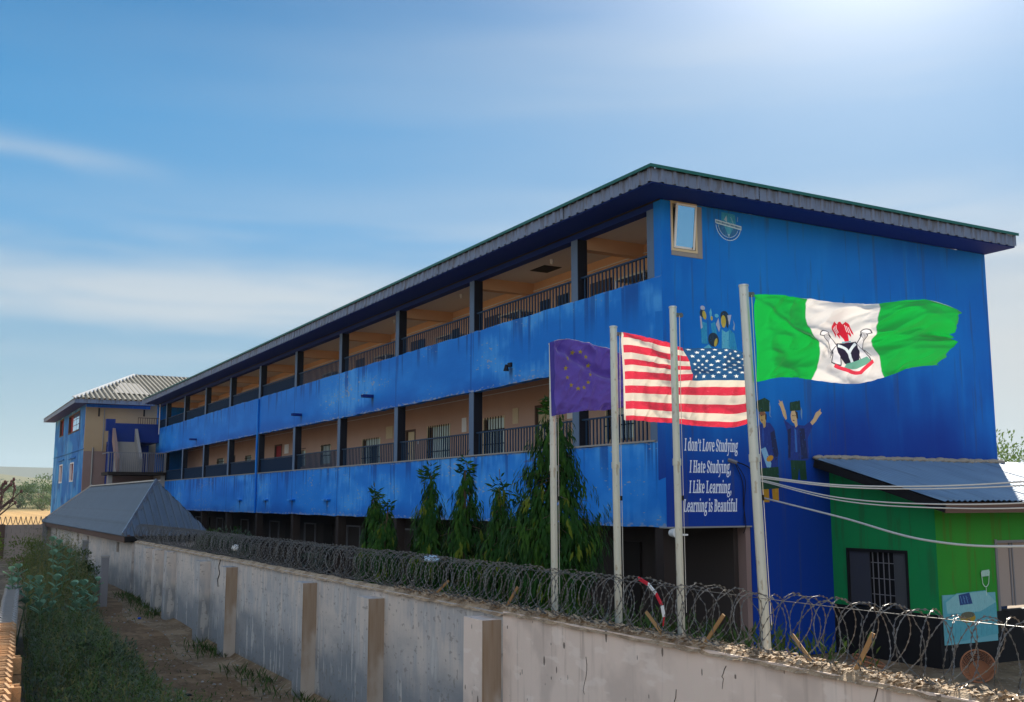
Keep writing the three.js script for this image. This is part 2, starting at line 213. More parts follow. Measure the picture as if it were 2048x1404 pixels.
// ---------------------------------------------------------------- ground
function groundHeight(x, z) {
  const lane = sstep(6.4, 5.9, x) * sstep(-37, -22, z) * -0.4;
  const d = Math.hypot(x, z), n = vnoise(x * 0.35 + 50, z * 0.35 + 50, 512, 512, 5) * 0.06 - 0.03, far = Math.max(0, d - 130);
  const rise = far * 0.011 + Math.max(0, d - 700) * 0.016, big = (vnoise(x * 0.004 + 40, z * 0.004 + 40, 256, 256, 8) - 0.5) * Math.min(30, far * 0.022);
  const yard = x > 6.2 && x < 30 && z > -70 ? 0 : 1;
  return lane + n * (d < 120 ? 0.4 + 0.6 * yard : 1) + rise + big + (x > 11.9 && x < 22 && z < -15.6 && z > -66 ? -0.03 : 0);
}
{
  const axis = (lo, hi, step, end) => { const a = []; for (let v = lo; v <= hi + 1e-6; v += step) a.push(v); let s = step, v = hi; while (v < end) { s *= 1.22; v += s; a.push(v); } s = step; v = lo; while (v > -end) { s *= 1.22; v -= s; a.unshift(v); } return a; };
  const xs = axis(-4, 24, 0.5, 3600), zs = axis(-74, 0, 0.5, 3600);
  const pos = [], idx = [], uv = [], col = [];
  for (const z of zs) for (const x of xs) {
    pos.push(x, groundHeight(x, z), z); uv.push(x, z);
    const d = Math.hypot(x, z); let c = [1, 1, 1]; c = mix3(c, [1.75, 1.5, 0.85], sstep(66, 90, d) * 0.9 * (0.75 + 0.5 * fbm(x * 0.012 + 7, z * 0.012 + 7, 64, 64, 4, 68))); const g = fbm(x * 0.0021 + 9, z * 0.0021 + 9, 8, 8, 4, 66); c = mix3(c, [0.42, 0.6, 0.33], sstep(250, 330, d + 160 * (g - 0.5)) * 0.9); col.push(...c.map((v) => Math.min(v, 2.2) / 2.2));
  }
  const w = xs.length; for (let j = 0; j + 1 < zs.length; j++) for (let i = 0; i + 1 < w; i++) { const a = j * w + i; idx.push(a, a + w, a + 1, a + 1, a + w, a + w + 1); }
  const g = new THREE.BufferGeometry(); g.setAttribute('position', new THREE.Float32BufferAttribute(pos, 3)); g.setAttribute('uv', new THREE.Float32BufferAttribute(uv, 2)); g.setAttribute('color', new THREE.Float32BufferAttribute(col, 3)); g.setIndex(idx); g.computeVertexNormals();
  const gm = M.dirt.clone(); gm.vertexColors = true; gm.color.setRGB(1.7, 1.66, 1.58);
  const o = new THREE.Mesh(g, gm); o.name = 'ground'; o.receiveShadow = true; scene.add(o); tag(o, 'bare sandy ground running out to dry fields', null, null, 'structure');
  // trodden path beside the wall
  const pp = [], pi = []; const n = 60; for (let i = 0; i <= n; i++) { const z = -15 - i * 0.4, x0 = 3.85 + 0.25 * Math.sin(z * 0.7) + (z + 15) * -0.012, x1 = 5.2 + 0.2 * Math.sin(z * 0.9 + 1); for (let k = 0; k <= 6; k++) { const x = lerp(x0, x1, k / 6); pp.push(x, groundHeight(x, z) + 0.012 + 0.012 * Math.sin(k / 6 * Math.PI), z); } }
  for (let i = 0; i < n; i++) for (let k = 0; k < 6; k++) { const a = i * 7 + k; pi.push(a, a + 1, a + 7, a + 1, a + 8, a + 7); }
  const pg = new THREE.BufferGeometry(); pg.setAttribute('position', new THREE.Float32BufferAttribute(pp, 3)); pg.setAttribute('uv', new THREE.Float32BufferAttribute(new Float32Array(pp.length / 3 * 2), 2)); pg.setIndex(pi); pg.computeVertexNormals();
  tag(mesh('path', pg, M.path), 'trodden earth path along the foot of the wall', null, null, 'structure');
}

// ---------------------------------------------------------------- school building
const FX = 12, ZG = -15.73, XE = 21.5, ZE = -66, BAY = 4.93;
const colZ = []; for (let i = 0; i < 10; i++) colZ.push(-18.85 - BAY * i);
const school = thing('school_building', 'long three storey blue school building with open galleries and painted gable', 'building', [FX, 0, ZG]);
{
  const S = school;
  // the two parapet bands of the long side
  const band = (y0, y1, seed) => {                     // a slightly uneven plastered face
    const g = new THREE.BoxGeometry(0.2, y1 - y0, ZG - 0.004 - ZE, 1, 6, 240).translate(FX + 0.1, (y0 + y1) / 2, (ZG - 0.004 + ZE) / 2).toNonIndexed(), p = g.attributes.position;
    for (let i = 0; i < p.count; i++) { const y = p.getY(i), z = p.getZ(i); if (p.getX(i) < FX + 0.05) p.setX(i, p.getX(i) + 0.012 * (vnoise(z * 1.7 + 90, y * 1.7 + 9, 512, 512, seed) - 0.5)); const ed = (y < y0 + 0.01 || y > y1 - 0.01) ? 0.035 * (vnoise(z * 2.3 + 99, y, 512, 512, seed + 1) - 0.5) + 0.02 * (vnoise(z * 7 + 99, y, 512, 512, seed + 2) - 0.5) : 0; p.setY(i, y + ed); }
    g.computeVertexNormals(); return g;
  };
  mesh('parapet_wall', band(5.74, 7.265, 1), M.bandA, S); mesh('parapet_wall', band(2.5, 4.1, 5), M.bandB, S);
  mesh('coping', [box(FX - 0.03, FX + 0.22, 4.101, 4.135, ZG - 0.3, ZE)], M.concrete, S);
  // gable wall with its window and the open end of the ground floor passage
  const gt = 0.23, gz0 = ZG - gt;
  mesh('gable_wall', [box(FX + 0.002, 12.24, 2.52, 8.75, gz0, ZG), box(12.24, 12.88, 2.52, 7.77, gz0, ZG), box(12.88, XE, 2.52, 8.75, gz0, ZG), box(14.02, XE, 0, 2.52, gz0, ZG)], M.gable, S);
  mesh('jamb', box(13.9, 14.019, 0, 2.5, gz0 - 0.02, ZG - 0.02), M.wingMauve, S);
  mesh('beam_edge', box(12.0, 14.03, 2.49, 2.518, gz0, ZG + 0.03), M.concrete, S);
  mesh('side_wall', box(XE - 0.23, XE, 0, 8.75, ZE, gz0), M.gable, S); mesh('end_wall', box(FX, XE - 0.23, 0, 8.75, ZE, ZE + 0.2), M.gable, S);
  // slabs and ceilings
  mesh('ground_ceiling', box(FX + 0.2, XE - 0.23, 3.27, 3.298, ZE + 0.2, gz0), M.ground0, S); mesh('floor_slab', box(FX + 0.2, XE - 0.23, 3.3, 3.55, ZE + 0.2, gz0), M.concrete, S); mesh('floor_slab', box(FX + 0.2, XE - 0.23, 6.45, 6.7, ZE + 0.2, gz0), M.concrete, S);  // ground_ceiling: dark sheet under the slab, deep shade put into its colour
  mesh('ceiling', box(FX + 0.2, 13.8, 8.72, 8.8, ZE + 0.2, gz0), M.ceiling, S);
  // classroom walls behind the galleries
  mesh('classroom_wall', box(13.8, 14.0, 6.7, 8.72, ZE + 0.2, gz0), M.peach, S);
  const openings = [[-20.35, -19.2, 4.35, 5.3], [-26.55, -25.25, 4.2, 5.32], [-30.4, -28.7, 4.15, 5.32], [-36.1, -34.3, 4.15, 5.2], [-40.7, -39.5, 4.4, 5.2], [-43.3, -42.6, 4.4, 5.1], [-52.2, -51, 4.3, 5.2], [-58, -56.4, 4.3, 5.25]];
  const cut = [...openings, [-32.1, -31.3, 3.55, 5.3], [-23.6, -22.6, 3.55, 5.45], [-47.1, -46, 3.55, 5.5], [-55, -54.1, 3.55, 5.3]].sort((a, b) => b[0] - a[0]);
  const wg = []; let zc = gz0; for (const [a, b, y0, y1] of cut) { wg.push(box(13.8, 14, 3.55, 6.45, b, zc)); wg.push(box(13.8, 14, y1, 6.45, a, b)); if (y0 > 3.6) wg.push(box(13.8, 14, 3.55, y0, a, b)); zc = a; } wg.push(box(13.8, 14, 3.55, 6.45, ZE + 0.2, zc));
  mesh('classroom_wall', wg, M.pink, S);
  for (const [a, b, y0, y1] of openings) {
    const w = mesh('window', [box(13.79, 13.86, y0, y0 + 0.05, a, b), box(13.79, 13.86, y1 - 0.05, y1, a, b), box(13.79, 13.86, y0 + 0.05, y1 - 0.05, a, a + 0.05), box(13.79, 13.86, y0 + 0.05, y1 - 0.05, b - 0.05, b)], M.cream, S);
    const bars = []; for (let z = a + 0.16; z < b - 0.08; z += 0.16) bars.push(box(13.76, 13.78, y0, y1, z, z + 0.022)); for (const y of [y0 + 0.35, y0 + 0.75]) bars.push(box(13.775, 13.788, y, y + 0.025, a, b)); mesh('window_bars', bars, M.navy, w);
    mesh('curtain', box(13.82, 13.84, y0, y1, lerp(a, b, 0.22), b), M.curtain, w); mesh('dark_room', box(14.0, 14.04, y0, y1, a, b), M.black, w);
  }
  for (const [a, b, y1, m] of [[-32.1, -31.3, 5.3, M.cream], [-23.6, -22.6, 5.45, M.cream], [-47.1, -46, 5.5, M.red], [-55, -54.1, 5.3, M.darkBrown]]) { const d = mesh('door', box(13.86, 13.91, 3.55, y1 - 0.06, a + 0.06, b - 0.06), m, S); mesh('door_frame', [box(13.78, 13.88, 3.55, y1, a, a + 0.06), box(13.78, 13.88, 3.55, y1, b - 0.06, b), box(13.78, 13.88, y1 - 0.06, y1, a + 0.06, b - 0.06)], M.brownBoard, d); mesh('door_handle', box(13.83, 13.86, 4.5, 4.56, a + 0.1, a + 0.2), M.wire, d); }
  mesh('ground_floor_wall', box(13.8, 14, 0, 3.3, ZE + 0.2, gz0 - 0.03), M.ground0, S);  // dark wall colour carries the deep shade of the ground floor
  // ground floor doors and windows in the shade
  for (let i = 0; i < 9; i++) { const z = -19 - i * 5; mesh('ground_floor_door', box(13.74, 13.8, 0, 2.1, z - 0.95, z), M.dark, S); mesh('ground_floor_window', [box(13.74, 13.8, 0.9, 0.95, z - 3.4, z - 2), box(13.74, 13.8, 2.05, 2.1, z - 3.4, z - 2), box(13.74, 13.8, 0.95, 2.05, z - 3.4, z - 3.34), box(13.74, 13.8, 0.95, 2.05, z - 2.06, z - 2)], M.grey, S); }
  // notices, switches and surface wiring on the gallery walls
  for (const [z, y, w, h, m] of [[-21.6, 5.0, 0.42, 0.3, M.white], [-24.5, 5.05, 0.3, 0.42, M.cream], [-27.6, 5.0, 0.3, 0.42, M.white], [-33.2, 5.1, 0.6, 0.42, M.cream], [-38.2, 5.0, 0.35, 0.45, M.white], [-45.0, 5.05, 0.6, 0.4, M.white], [-49.4, 5.1, 0.4, 0.5, M.cream]]) mesh('notice', box(13.785, 13.8, y, y + h, z - w, z), m, S);
  for (const [y, hgt] of [[5.95, 0.02], [8.5, 0.02]]) mesh('conduit', box(13.775, 13.8, y, y + hgt, ZE + 0.3, gz0 - 0.1), M.white, S);
  for (const z of [-22.3, -31.0, -45.6, -53.7]) mesh('switch_box', box(13.77, 13.8, 4.8, 4.92, z - 0.09, z), M.white, S);
  for (const z of [-20, -25.5, -30.8, -36]) mesh('gallery_door', [box(13.77, 13.8, 6.7, 8.2, z - 0.9, z)], M.brownBoard, S);
  // columns: gallery shade painted into the dark sides, lighter slate face to the yard
  const cw = 0.125;
  for (const [y0, y1] of [[4.1, 5.76], [7.26, 8.62]]) for (const z of colZ) { const c = mesh('column', box(FX + 0.03, FX + 0.27, y0, y1, z - cw, z + cw), M.navy, S); mesh('column_face', box(FX + 0.015, FX + 0.03, y0, y1, z - cw, z + cw), M.slate, c); }
  for (const z of [ZG - 0.28, ...colZ]) mesh('ground_column', box(FX + 0.03, FX + 0.3, 0, 2.52, z - 0.13, z + 0.13), M.darkBrown, S);
  mesh('corner_column', box(FX, FX + 0.28, 7.26, 8.62, gz0 - 0.22, gz0), M.slate, S); mesh('corner_column', box(FX, FX + 0.28, 4.1, 5.76, gz0 - 0.22, gz0), M.slate, S);
  // ring beam under the roof and the downstand beams of both galleries
  mesh('roof_beam', box(FX + 0.01, FX + 0.24, 8.62, 8.86, ZE, gz0), M.navyWall, S); mesh('beam_board', box(FX - 0.03, FX + 0.008, 8.74, 8.82, ZE, ZG), M.darkBrown, S);
  for (const z of colZ) { mesh('gallery_beam', box(FX + 0.24, 13.8, 8.42, 8.72, z - 0.12, z + 0.12), M.peach, S); mesh('gallery_beam', box(FX + 0.2, 13.8, 6.1, 6.45, z - 0.12, z + 0.12), M.pink, S); }
  mesh('ceiling_hatch', box(12.9, 13.4, 8.705, 8.718, -22.3, -21.6), M.black, S);
  for (const z of [-21.3, -26.2, -31, -36]) mesh('bulb_holder', [tube([12.75, 8.6, z + 0.3], [12.75, 8.72, z + 0.3], 0.035, 0.05, 10)], M.white, S);
  // railings between the columns; the nearest bays have every bar
  const posts = [gz0 - 0.22, ...colZ, ZE + 0.2];
  for (const [y0, y1] of [[7.265, 7.78], [4.135, 4.71]]) for (let i = 0; i + 1 < posts.length; i++) {
    const a = posts[i + 1] + (i + 1 < posts.length - 1 ? cw : 0), b = posts[i] - (i ? cw : 0), x = FX + 0.12;
    const r = mesh('railing', [box(x - 0.025, x + 0.025, y1 - 0.035, y1, a, b)], M.railBlue, S), bs = [], n = Math.round((b - a) / 0.135);
    for (let k = 1; k < n; k++) { const z = lerp(b, a, k / n); bs.push(box(x - 0.012, x + 0.012, y0, y1 - 0.035, z - 0.014, z + 0.014)); }
    if (i < 3) for (const g of bs) mesh('baluster', g, M.railBlue, r); else tag(mesh('balusters', bs, M.railBlue, r), null, null, null, 'stuff');
    if (i > 4) mesh('rail_panel', box(x + 0.02, x + 0.03, y0 + 0.02, y1 - 0.06, a, b), M.navyWall, r);
  }
  // spouts, lamp, drain pipe, crack stains
  for (const [y, z, l] of [[6.21, -30.57, 0.5], [6.14, -37.73, 0.4], [6.1, -55, 0.4]]) mesh('rain_spout', [box(FX - 0.35, FX, y - 0.04, y, z - 0.1, z + 0.1), box(FX - 0.35, FX, y, y + 0.05, z - 0.1, z - 0.08), box(FX - 0.35, FX, y, y + 0.05, z + 0.08, z + 0.1)], M.navyWall, S);
  for (const z of [-46, -42, -38.5, -34.6]) mesh('rain_spout', [box(FX - 0.12, FX, 3.0, 3.05, z - 0.35, z + 0.35)], M.blue, S);
  mesh('wall_lamp', [box(FX - 0.05, FX, 6.15, 6.25, -21.75, -21.6), tube([FX - 0.12, 6.05, -21.68], [FX - 0.12, 6.2, -21.68], 0.07, 0.03, 12)], M.navy, S);
  mesh('drain_pipe', tube([FX - 0.05, 2.5, -43.4], [FX - 0.05, 7.2, -43.4], 0.05), M.blue, S);
  mesh('flood_lamp', [tube([12.1, 2.41, ZG], [12.1, 2.41, ZG + 0.16], 0.07, 0.09, 14), box(12.2, 12.33, 2.36, 2.39, ZG, ZG + 0.2)], M.white, S);
  // roof: ribbed fascia pieces round the eaves, soffit, low pitched sheets
  const OX = FX - 0.78, OZ = ZG + 0.78, y0 = 8.79, y1 = 9.04;
  const face = (a, b, nx, nz) => {                     // upright ribbed sheet from a to b
    const tris = [], L = Math.hypot(b[0] - a[0], b[1] - a[1]), ex = (b[0] - a[0]) / L, ez = (b[1] - a[1]) / L, cols = [], N = Math.round(L / 0.3);
    for (let i = 0; i < N; i++) for (const [f, h] of [[0, 0], [0.62, 0], [0.72, 0.03], [0.9, 0.03]]) cols.push([(i + f) / N * L, h]); cols.push([L, 0]);
    for (let i = 0; i + 1 < cols.length; i++) { const P = (k, y) => [a[0] + ex * cols[k][0] + nx * cols[k][1], y - (cols[k][1] ? 0 : 0.012), a[1] + ez * cols[k][0] + nz * cols[k][1]], p = P(i, y0), q = P(i + 1, y0), r = P(i + 1, y1), t = P(i, y1); tris.push(...p, ...q, ...r, ...p, ...r, ...t); }
    return quadGeo(tris);
  };
  for (let i = 0; i < 17; i++) { const a = OZ - i * 3.05, b = OZ - (i + 1) * 3.05 + 0.012; mesh('fascia_sheet', face([OX - 0.006 * (i % 2), b], [OX - 0.006 * (i % 2), a], -1, 0), M.fascia, S); }
  for (let i = 0; i < 4; i++) { const q = (XE + 0.08 - OX) / 4, a = OX + i * q, b = OX + (i + 1) * q - 0.012; mesh('fascia_sheet', face([a, OZ + 0.006 * (i % 2)], [b, OZ + 0.006 * (i % 2)], 0, 1), M.fascia, S); }
  mesh('soffit', [box(OX + 0.02, FX - 0.03, 8.76, 8.79, ZE, OZ - 0.02), box(FX - 0.03, XE + 0.05, 8.76, 8.79, ZG, OZ - 0.02), box(XE + 0.001, XE + 0.05, 8.76, 8.79, ZE, ZG - 0.001)], M.navyWall, S);
  const e0 = [OX - 0.05, 9.05, OZ + 0.05], e1 = [XE + 0.1, 9.05, OZ + 0.05], e2 = [XE + 0.1, 9.05, ZE], e3 = [OX - 0.05, 9.05, ZE], r0 = [16.75, 10.2, OZ - 5], r1 = [16.75, 10.2, ZE];
  mesh('roof', [ribbed(e3, e0, r1, r0, 0.3, 0.03, 'box'), ribbed(e0, e1, r0, r0, 0.3, 0.03, 'box'), ribbed(e1, e2, r0, r1, 0.3, 0.03, 'box')], M.zinc, S);
  mesh('eave_trim', [box(OX - 0.075, OX - 0.052, 9.03, 9.09, ZE, OZ + 0.075), box(OX - 0.052, XE + 0.1, 9.03, 9.09, OZ + 0.052, OZ + 0.075)], M.flashing, S);
  mesh('side_fascia', box(XE + 0.05, XE + 0.08, y0, y1, ZE, OZ - 0.03), M.fascia, S);
  // gable window: cream frame in a rough plaster surround, top hung sash standing open
  const gw = mesh('window', [box(12.24, 12.29, 7.77, 8.77, ZG - 0.1, ZG + 0.012), box(12.83, 12.88, 7.77, 8.77, ZG - 0.1, ZG + 0.012), box(12.29, 12.83, 8.71, 8.77, ZG - 0.1, ZG + 0.012), box(12.29, 12.83, 7.77, 7.82, ZG - 0.1, ZG + 0.012)], M.cream, S);
  mesh('window_surround', [box(12.885, 13.0, 7.68, 8.72, ZG, ZG + 0.01), box(12.24, 12.88, 7.68, 7.765, ZG, ZG + 0.01)], M.concrete, gw);
  const sash = [[12.3, 12.34, 7.83, 8.7], [12.76, 12.8, 7.83, 8.7], [12.34, 12.76, 7.83, 7.87], [12.34, 12.76, 8.66, 8.7]].map(([a, b, c, d]) => box(a, b, c, d, -0.015, 0.015).translate(0, -7.85, 0).rotateX(R(7)).translate(0, 7.85, ZG + 0.005)); mesh('sash', sash, M.white, gw);
  mesh('pane', box(12.34, 12.76, 7.87, 8.66, -0.004, 0.004).translate(0, -7.85, 0).rotateX(R(7)).translate(0, 7.85, ZG + 0.005), M.glassMirror, gw);
  mesh('window_stay', bar([12.7, 7.83, ZG + 0.07], [12.78, 7.9, ZG - 0.02], 0.012), M.black, gw); mesh('dark_room', box(12.24, 12.88, 7.77, 8.75, gz0 - 0.03, gz0 - 0.003), M.black, gw);
}
const font = await new FontLoader().loadAsync('fonts/droid/droid_serif_bold.typeface.json');
{ // the slogan, white upright letters leaning a little
  const lm = mat({ rgb: [0.78, 0.84, 0.95], roughness: 0.7 });
  [['I don\u2019t Love Studying', 12.44, 13.74, 3.93], ['I Hate Studying,', 12.55, 13.55, 3.52], ['I Like Learning,', 12.53, 13.55, 3.14], ['Learning is Beautiful', 12.39, 13.68, 2.79]].forEach(([t, x0, x1, y]) => {
    if (!font.data.glyphs['\u2019']) t = t.replace('\u2019', "'");
    const g = new TextGeometry(t, { font, size: 0.235, depth: 0.004, curveSegments: 4, bevelEnabled: false }); g.computeBoundingBox(); const b = g.boundingBox, k = (x1 - x0) / (b.max.x - b.min.x);
    g.applyMatrix4(new THREE.Matrix4().set(k, 0.14 * 0.6, 0, 0, 0, 1, 0, 0, 0, 0, 1, 0, 0, 0, 0, 1)); g.translate(x0 - b.min.x * k, y, ZG + 0.002);
    mesh('lettering', g, lm, school);
  });
}
// flat print painted on the walls, as cut-out prints
function canvasTex(w, h, draw, worn = false) { const c = document.createElement('canvas'); c.width = w; c.height = h; const g = c.getContext('2d'); draw(g, w, h); if (worn) { const r = rng(w + h); g.globalCompositeOperation = 'source-atop'; for (let i = 0; i < 1500; i++) { g.fillStyle = r() < 0.6 ? `rgba(255,255,255,${0.02 + 0.09 * r()})` : `rgba(0,8,40,${0.02 + 0.07 * r()})`; g.fillRect(r() * w, r() * h, 1 + r() * 5, 4 + r() * 26); } g.globalCompositeOperation = 'destination-out'; for (let i = 0; i < 90; i++) { g.fillStyle = 'rgba(0,0,0,1)'; g.beginPath(); g.ellipse(r() * w, r() * h, 0.8 + r() * 2.2, 1 + r() * 3.5, r() * 3, 0, 7); g.fill(); } } const t = new THREE.CanvasTexture(c); t.colorSpace = THREE.SRGBColorSpace; return t; }
function print(name, parent, x0, x1, y0, y1, z, tex, label) {
  const g = new THREE.PlaneGeometry(x1 - x0, y1 - y0).translate((x0 + x1) / 2, (y0 + y1) / 2, z), m = new THREE.MeshStandardMaterial({ map: tex, alphaTest: 0.5, roughness: 0.7 });
  const o = mesh(name, g, m, parent, true); if (label) o.userData.label = label; return o;
}
const poly = (g, c, pts) => { g.fillStyle = c; g.beginPath(); pts.forEach(([x, y], i) => (i ? g.lineTo(x, y) : g.moveTo(x, y))); g.closePath(); g.fill(); };
const oval = (g, c, x, y, rx, ry, a = 0) => { g.fillStyle = c; g.beginPath(); g.ellipse(x, y, rx, ry, a, 0, 7); g.fill(); };
print('graduates_mural', school, 14.2, 16.25, 2.75, 5.05, ZG + 0.004, canvasTex(512, 574, (g) => {
  const blue = '#0c2f86', dk = '#071c52', green = '#053a22', skin = '#c0a060', skin2 = '#d8b888';
  // first graduate, holding a scroll
  poly(g, blue, [[20, 150], [60, 128], [100, 130], [128, 160], [150, 280], [140, 360], [20, 360], [8, 300]]); poly(g, dk, [[100, 180], [128, 165], [150, 280], [130, 320], [110, 260]]); poly(g, '#1b4aa8', [[52, 140], [60, 190], [56, 250], [46, 190]]);
  oval(g, skin, 54, 100, 22, 34); poly(g, skin, [[48, 120], [74, 120], [70, 150], [58, 158]]); oval(g, '#8a5a3c', 52, 86, 18, 10); oval(g, '#2a1a12', 45, 96, 4, 2.4); oval(g, '#5a2c22', 48, 118, 7, 2.2); poly(g, '#1a120c', [[72, 80], [80, 90], [78, 120], [70, 112]]);
  poly(g, green, [[16, 26], [70, 6], [104, 20], [100, 74], [30, 78], [14, 60]]); poly(g, '#6f97bd', [[100, 20], [108, 50], [104, 92], [112, 104], [98, 96]]);
  poly(g, '#7fb2d8', [[34, 262], [66, 250], [100, 330], [96, 352], [70, 350]]); oval(g, '#c08a24', 92, 306, 24, 14, -0.4); poly(g, green, [[22, 356], [146, 346], [150, 452], [26, 458]]); poly(g, '#b48418', [[34, 458], [78, 456], [80, 520], [40, 520]]); poly(g, '#b48418', [[98, 456], [142, 452], [142, 514], [102, 518]]);
  // second graduate, arms raised
  poly(g, blue, [[190, 108], [250, 140], [290, 134], [330, 136], [372, 112], [388, 138], [350, 200], [356, 300], [340, 312], [210, 312], [222, 200], [206, 150]]); poly(g, dk, [[296, 150], [330, 150], [346, 300], [300, 306]]); poly(g, '#2f6cc0', [[262, 150], [274, 160], [276, 270], [264, 272]]); poly(g, dk, [[216, 160], [240, 150], [228, 300], [214, 300]]);
  poly(g, skin2, [[206, 112], [190, 92], [174, 48], [160, 30], [170, 28], [164, 12], [180, 22], [186, 14], [194, 36], [208, 70], [214, 104]]); poly(g, skin2, [[372, 118], [394, 98], [414, 66], [434, 56], [448, 44], [446, 58], [456, 66], [434, 86], [412, 112], [386, 132]]);
  oval(g, skin2, 262, 92, 22, 34); poly(g, skin2, [[258, 112], [282, 108], [284, 138], [270, 148]]); poly(g, '#1c130d', [[270, 62], [288, 70], [290, 104], [280, 100], [276, 80]]); oval(g, '#2a1a12', 256, 88, 4, 2.4); oval(g, '#2a1a12', 270, 88, 3, 2.2); oval(g, '#7a3a2a', 259, 112, 7, 2.4); poly(g, green, [[238, 22], [306, 8], [310, 58], [236, 66]]); poly(g, '#6f97bd', [[312, 40], [320, 60], [316, 110], [308, 80]]);
  poly(g, green, [[228, 312], [330, 312], [334, 408], [290, 410], [284, 350], [272, 410], [232, 408]]); g.strokeStyle = '#06183f'; g.lineWidth = 3; g.beginPath(); g.moveTo(292, 140); g.lineTo(286, 306); g.stroke();
}, true), 'painted graduates in gowns, one with raised arms');
print('pupils_mural', school, 12.72, 13.92, 5.6, 6.82, ZG + 0.004, canvasTex(384, 390, (g) => {
  const cy = '#1c9ad0', lt = '#58bfe2', dk = '#0a3048', skin = '#c8b84a', pal = '#b4c0d8';
  poly(g, cy, [[60, 120], [110, 130], [112, 260], [66, 260]]); poly(g, pal, [[56, 90], [66, 80], [76, 160], [62, 170]]); oval(g, dk, 78, 70, 22, 26); oval(g, skin, 92, 80, 15, 28, -0.2); oval(g, pal, 80, 36, 18, 14);
  poly(g, lt, [[132, 60], [146, 30], [152, 62], [142, 110]]); oval(g, skin, 150, 96, 8, 14); poly(g, cy, [[140, 130], [176, 116], [190, 200], [150, 190]]);
  poly(g, pal, [[182, 130], [204, 90], [216, 150], [206, 178]]); oval(g, lt, 190, 76, 16, 12); oval(g, dk, 254, 74, 34, 34); oval(g, skin, 244, 108, 20, 40); poly(g, dk, [[262, 80], [288, 90], [280, 150], [268, 140]]); poly(g, lt, [[228, 160], [262, 176], [290, 160], [296, 300], [224, 300]]); poly(g, cy, [[286, 150], [330, 180], [352, 290], [316, 330], [280, 260]]); poly(g, pal, [[276, 66], [310, 60], [300, 96], [290, 130], [282, 100]]); poly(g, '#8fb3cf', [[322, 90], [336, 120], [330, 160], [318, 150], [328, 124]]);
  oval(g, dk, 160, 230, 42, 44); oval(g, skin, 178, 246, 12, 28, 0.3); poly(g, lt, [[30, 380], [60, 300], [120, 262], [150, 290], [160, 388]]); poly(g, '#2a7fa8', [[120, 330], [150, 300], [158, 388], [110, 388]]); poly(g, '#3c8a86', [[200, 300], [360, 310], [366, 388], [180, 388]]); oval(g, '#a5772c', 284, 318, 16, 18); poly(g, '#9fc0cc', [[168, 300], [220, 320], [230, 388], [176, 380]]);
}, true), 'painted group of pupils in light blue');
print('emblem', school, 13.18, 14.14, 8.1, 9.0 - 0.3, ZG + 0.004, canvasTex(384, 240, (g) => {
  const lt = '#c4e6f4', cy = '#2aa0d0';
  g.strokeStyle = lt; g.lineWidth = 6; g.beginPath(); g.arc(200, 96, 128, 0.12, Math.PI - 0.12); g.stroke(); g.lineWidth = 4; g.beginPath(); g.arc(200, 96, 104, 0.12, Math.PI - 0.12); g.stroke();
  g.fillStyle = '#1a6fae'; g.beginPath(); g.arc(200, 96, 100, 0.1, Math.PI - 0.1); g.fill(); poly(g, cy, [[132, 0], [270, 4], [280, 86], [128, 80]]); poly(g, '#3fa6c8', [[150, 100], [256, 104], [232, 150], [204, 196], [180, 156]]); poly(g, '#a8cbe2', [[156, 60], [184, 20], [188, 78]]); poly(g, '#a8cbe2', [[190, 176], [204, 200], [212, 172]]);
  g.strokeStyle = '#bfe0ee'; g.lineWidth = 3; for (const [a, b, c, d] of [[226, 30, 252, 84], [186, 90, 200, 76], [300, 20, 296, 60]]) { g.beginPath(); g.moveTo(a, b); g.lineTo(c, d); g.stroke(); }
  poly(g, lt, [[66, 66], [336, 92], [336, 126], [66, 100]]); g.fillStyle = '#20649c'; for (let i = 0; i < 22; i++) { const x = 76 + i * 11.4; g.fillRect(x, 76 + (x - 66) * 0.096, 6 + (i * 7) % 4, 14); }
  g.fillStyle = '#0f4c90'; for (let i = 0; i < 15; i++) { const a = 0.35 + i * 0.175; g.save(); g.translate(200 + Math.cos(a) * 116, 96 + Math.sin(a) * 116); g.rotate(a); g.fillRect(-5, -4, 10, 8); g.restore(); }
}, true), 'faded round globe emblem with a white ribbon');

// desks and chairs stored on the upper gallery
function desk(x, z, turn, label, h = 0.86) {
  const t = thing('school_desk', label, 'desk', [x, 6.7, z], 'desks stored on the upper gallery'); t.rotation.y = turn;
  const P = (n, g, m) => { const o = new THREE.Mesh(Array.isArray(g) ? mergeGeometries(g.map(flat)) : g, m); o.name = n; o.castShadow = o.receiveShadow = true; t.add(o); };
  P('desk_top', box(-0.55, 0.55, h - 0.04, h, -0.22, 0.22), M.cream); P('front_panel', box(-0.5, 0.5, h - 0.6, h - 0.06, 0.17, 0.19), M.navyWall);
  for (const sx of [-0.5, 0.5]) for (const sz of [-0.19, 0.19]) P('leg', box(sx - 0.018, sx + 0.018, 0, h - 0.04, sz - 0.018, sz + 0.018), M.white);
  P('foot_rail', [box(-0.5, 0.5, 0.62, 0.66, 0.2, 0.225), box(-0.5, 0.5, 0.12, 0.15, -0.2, -0.17)], M.white); return t;
}
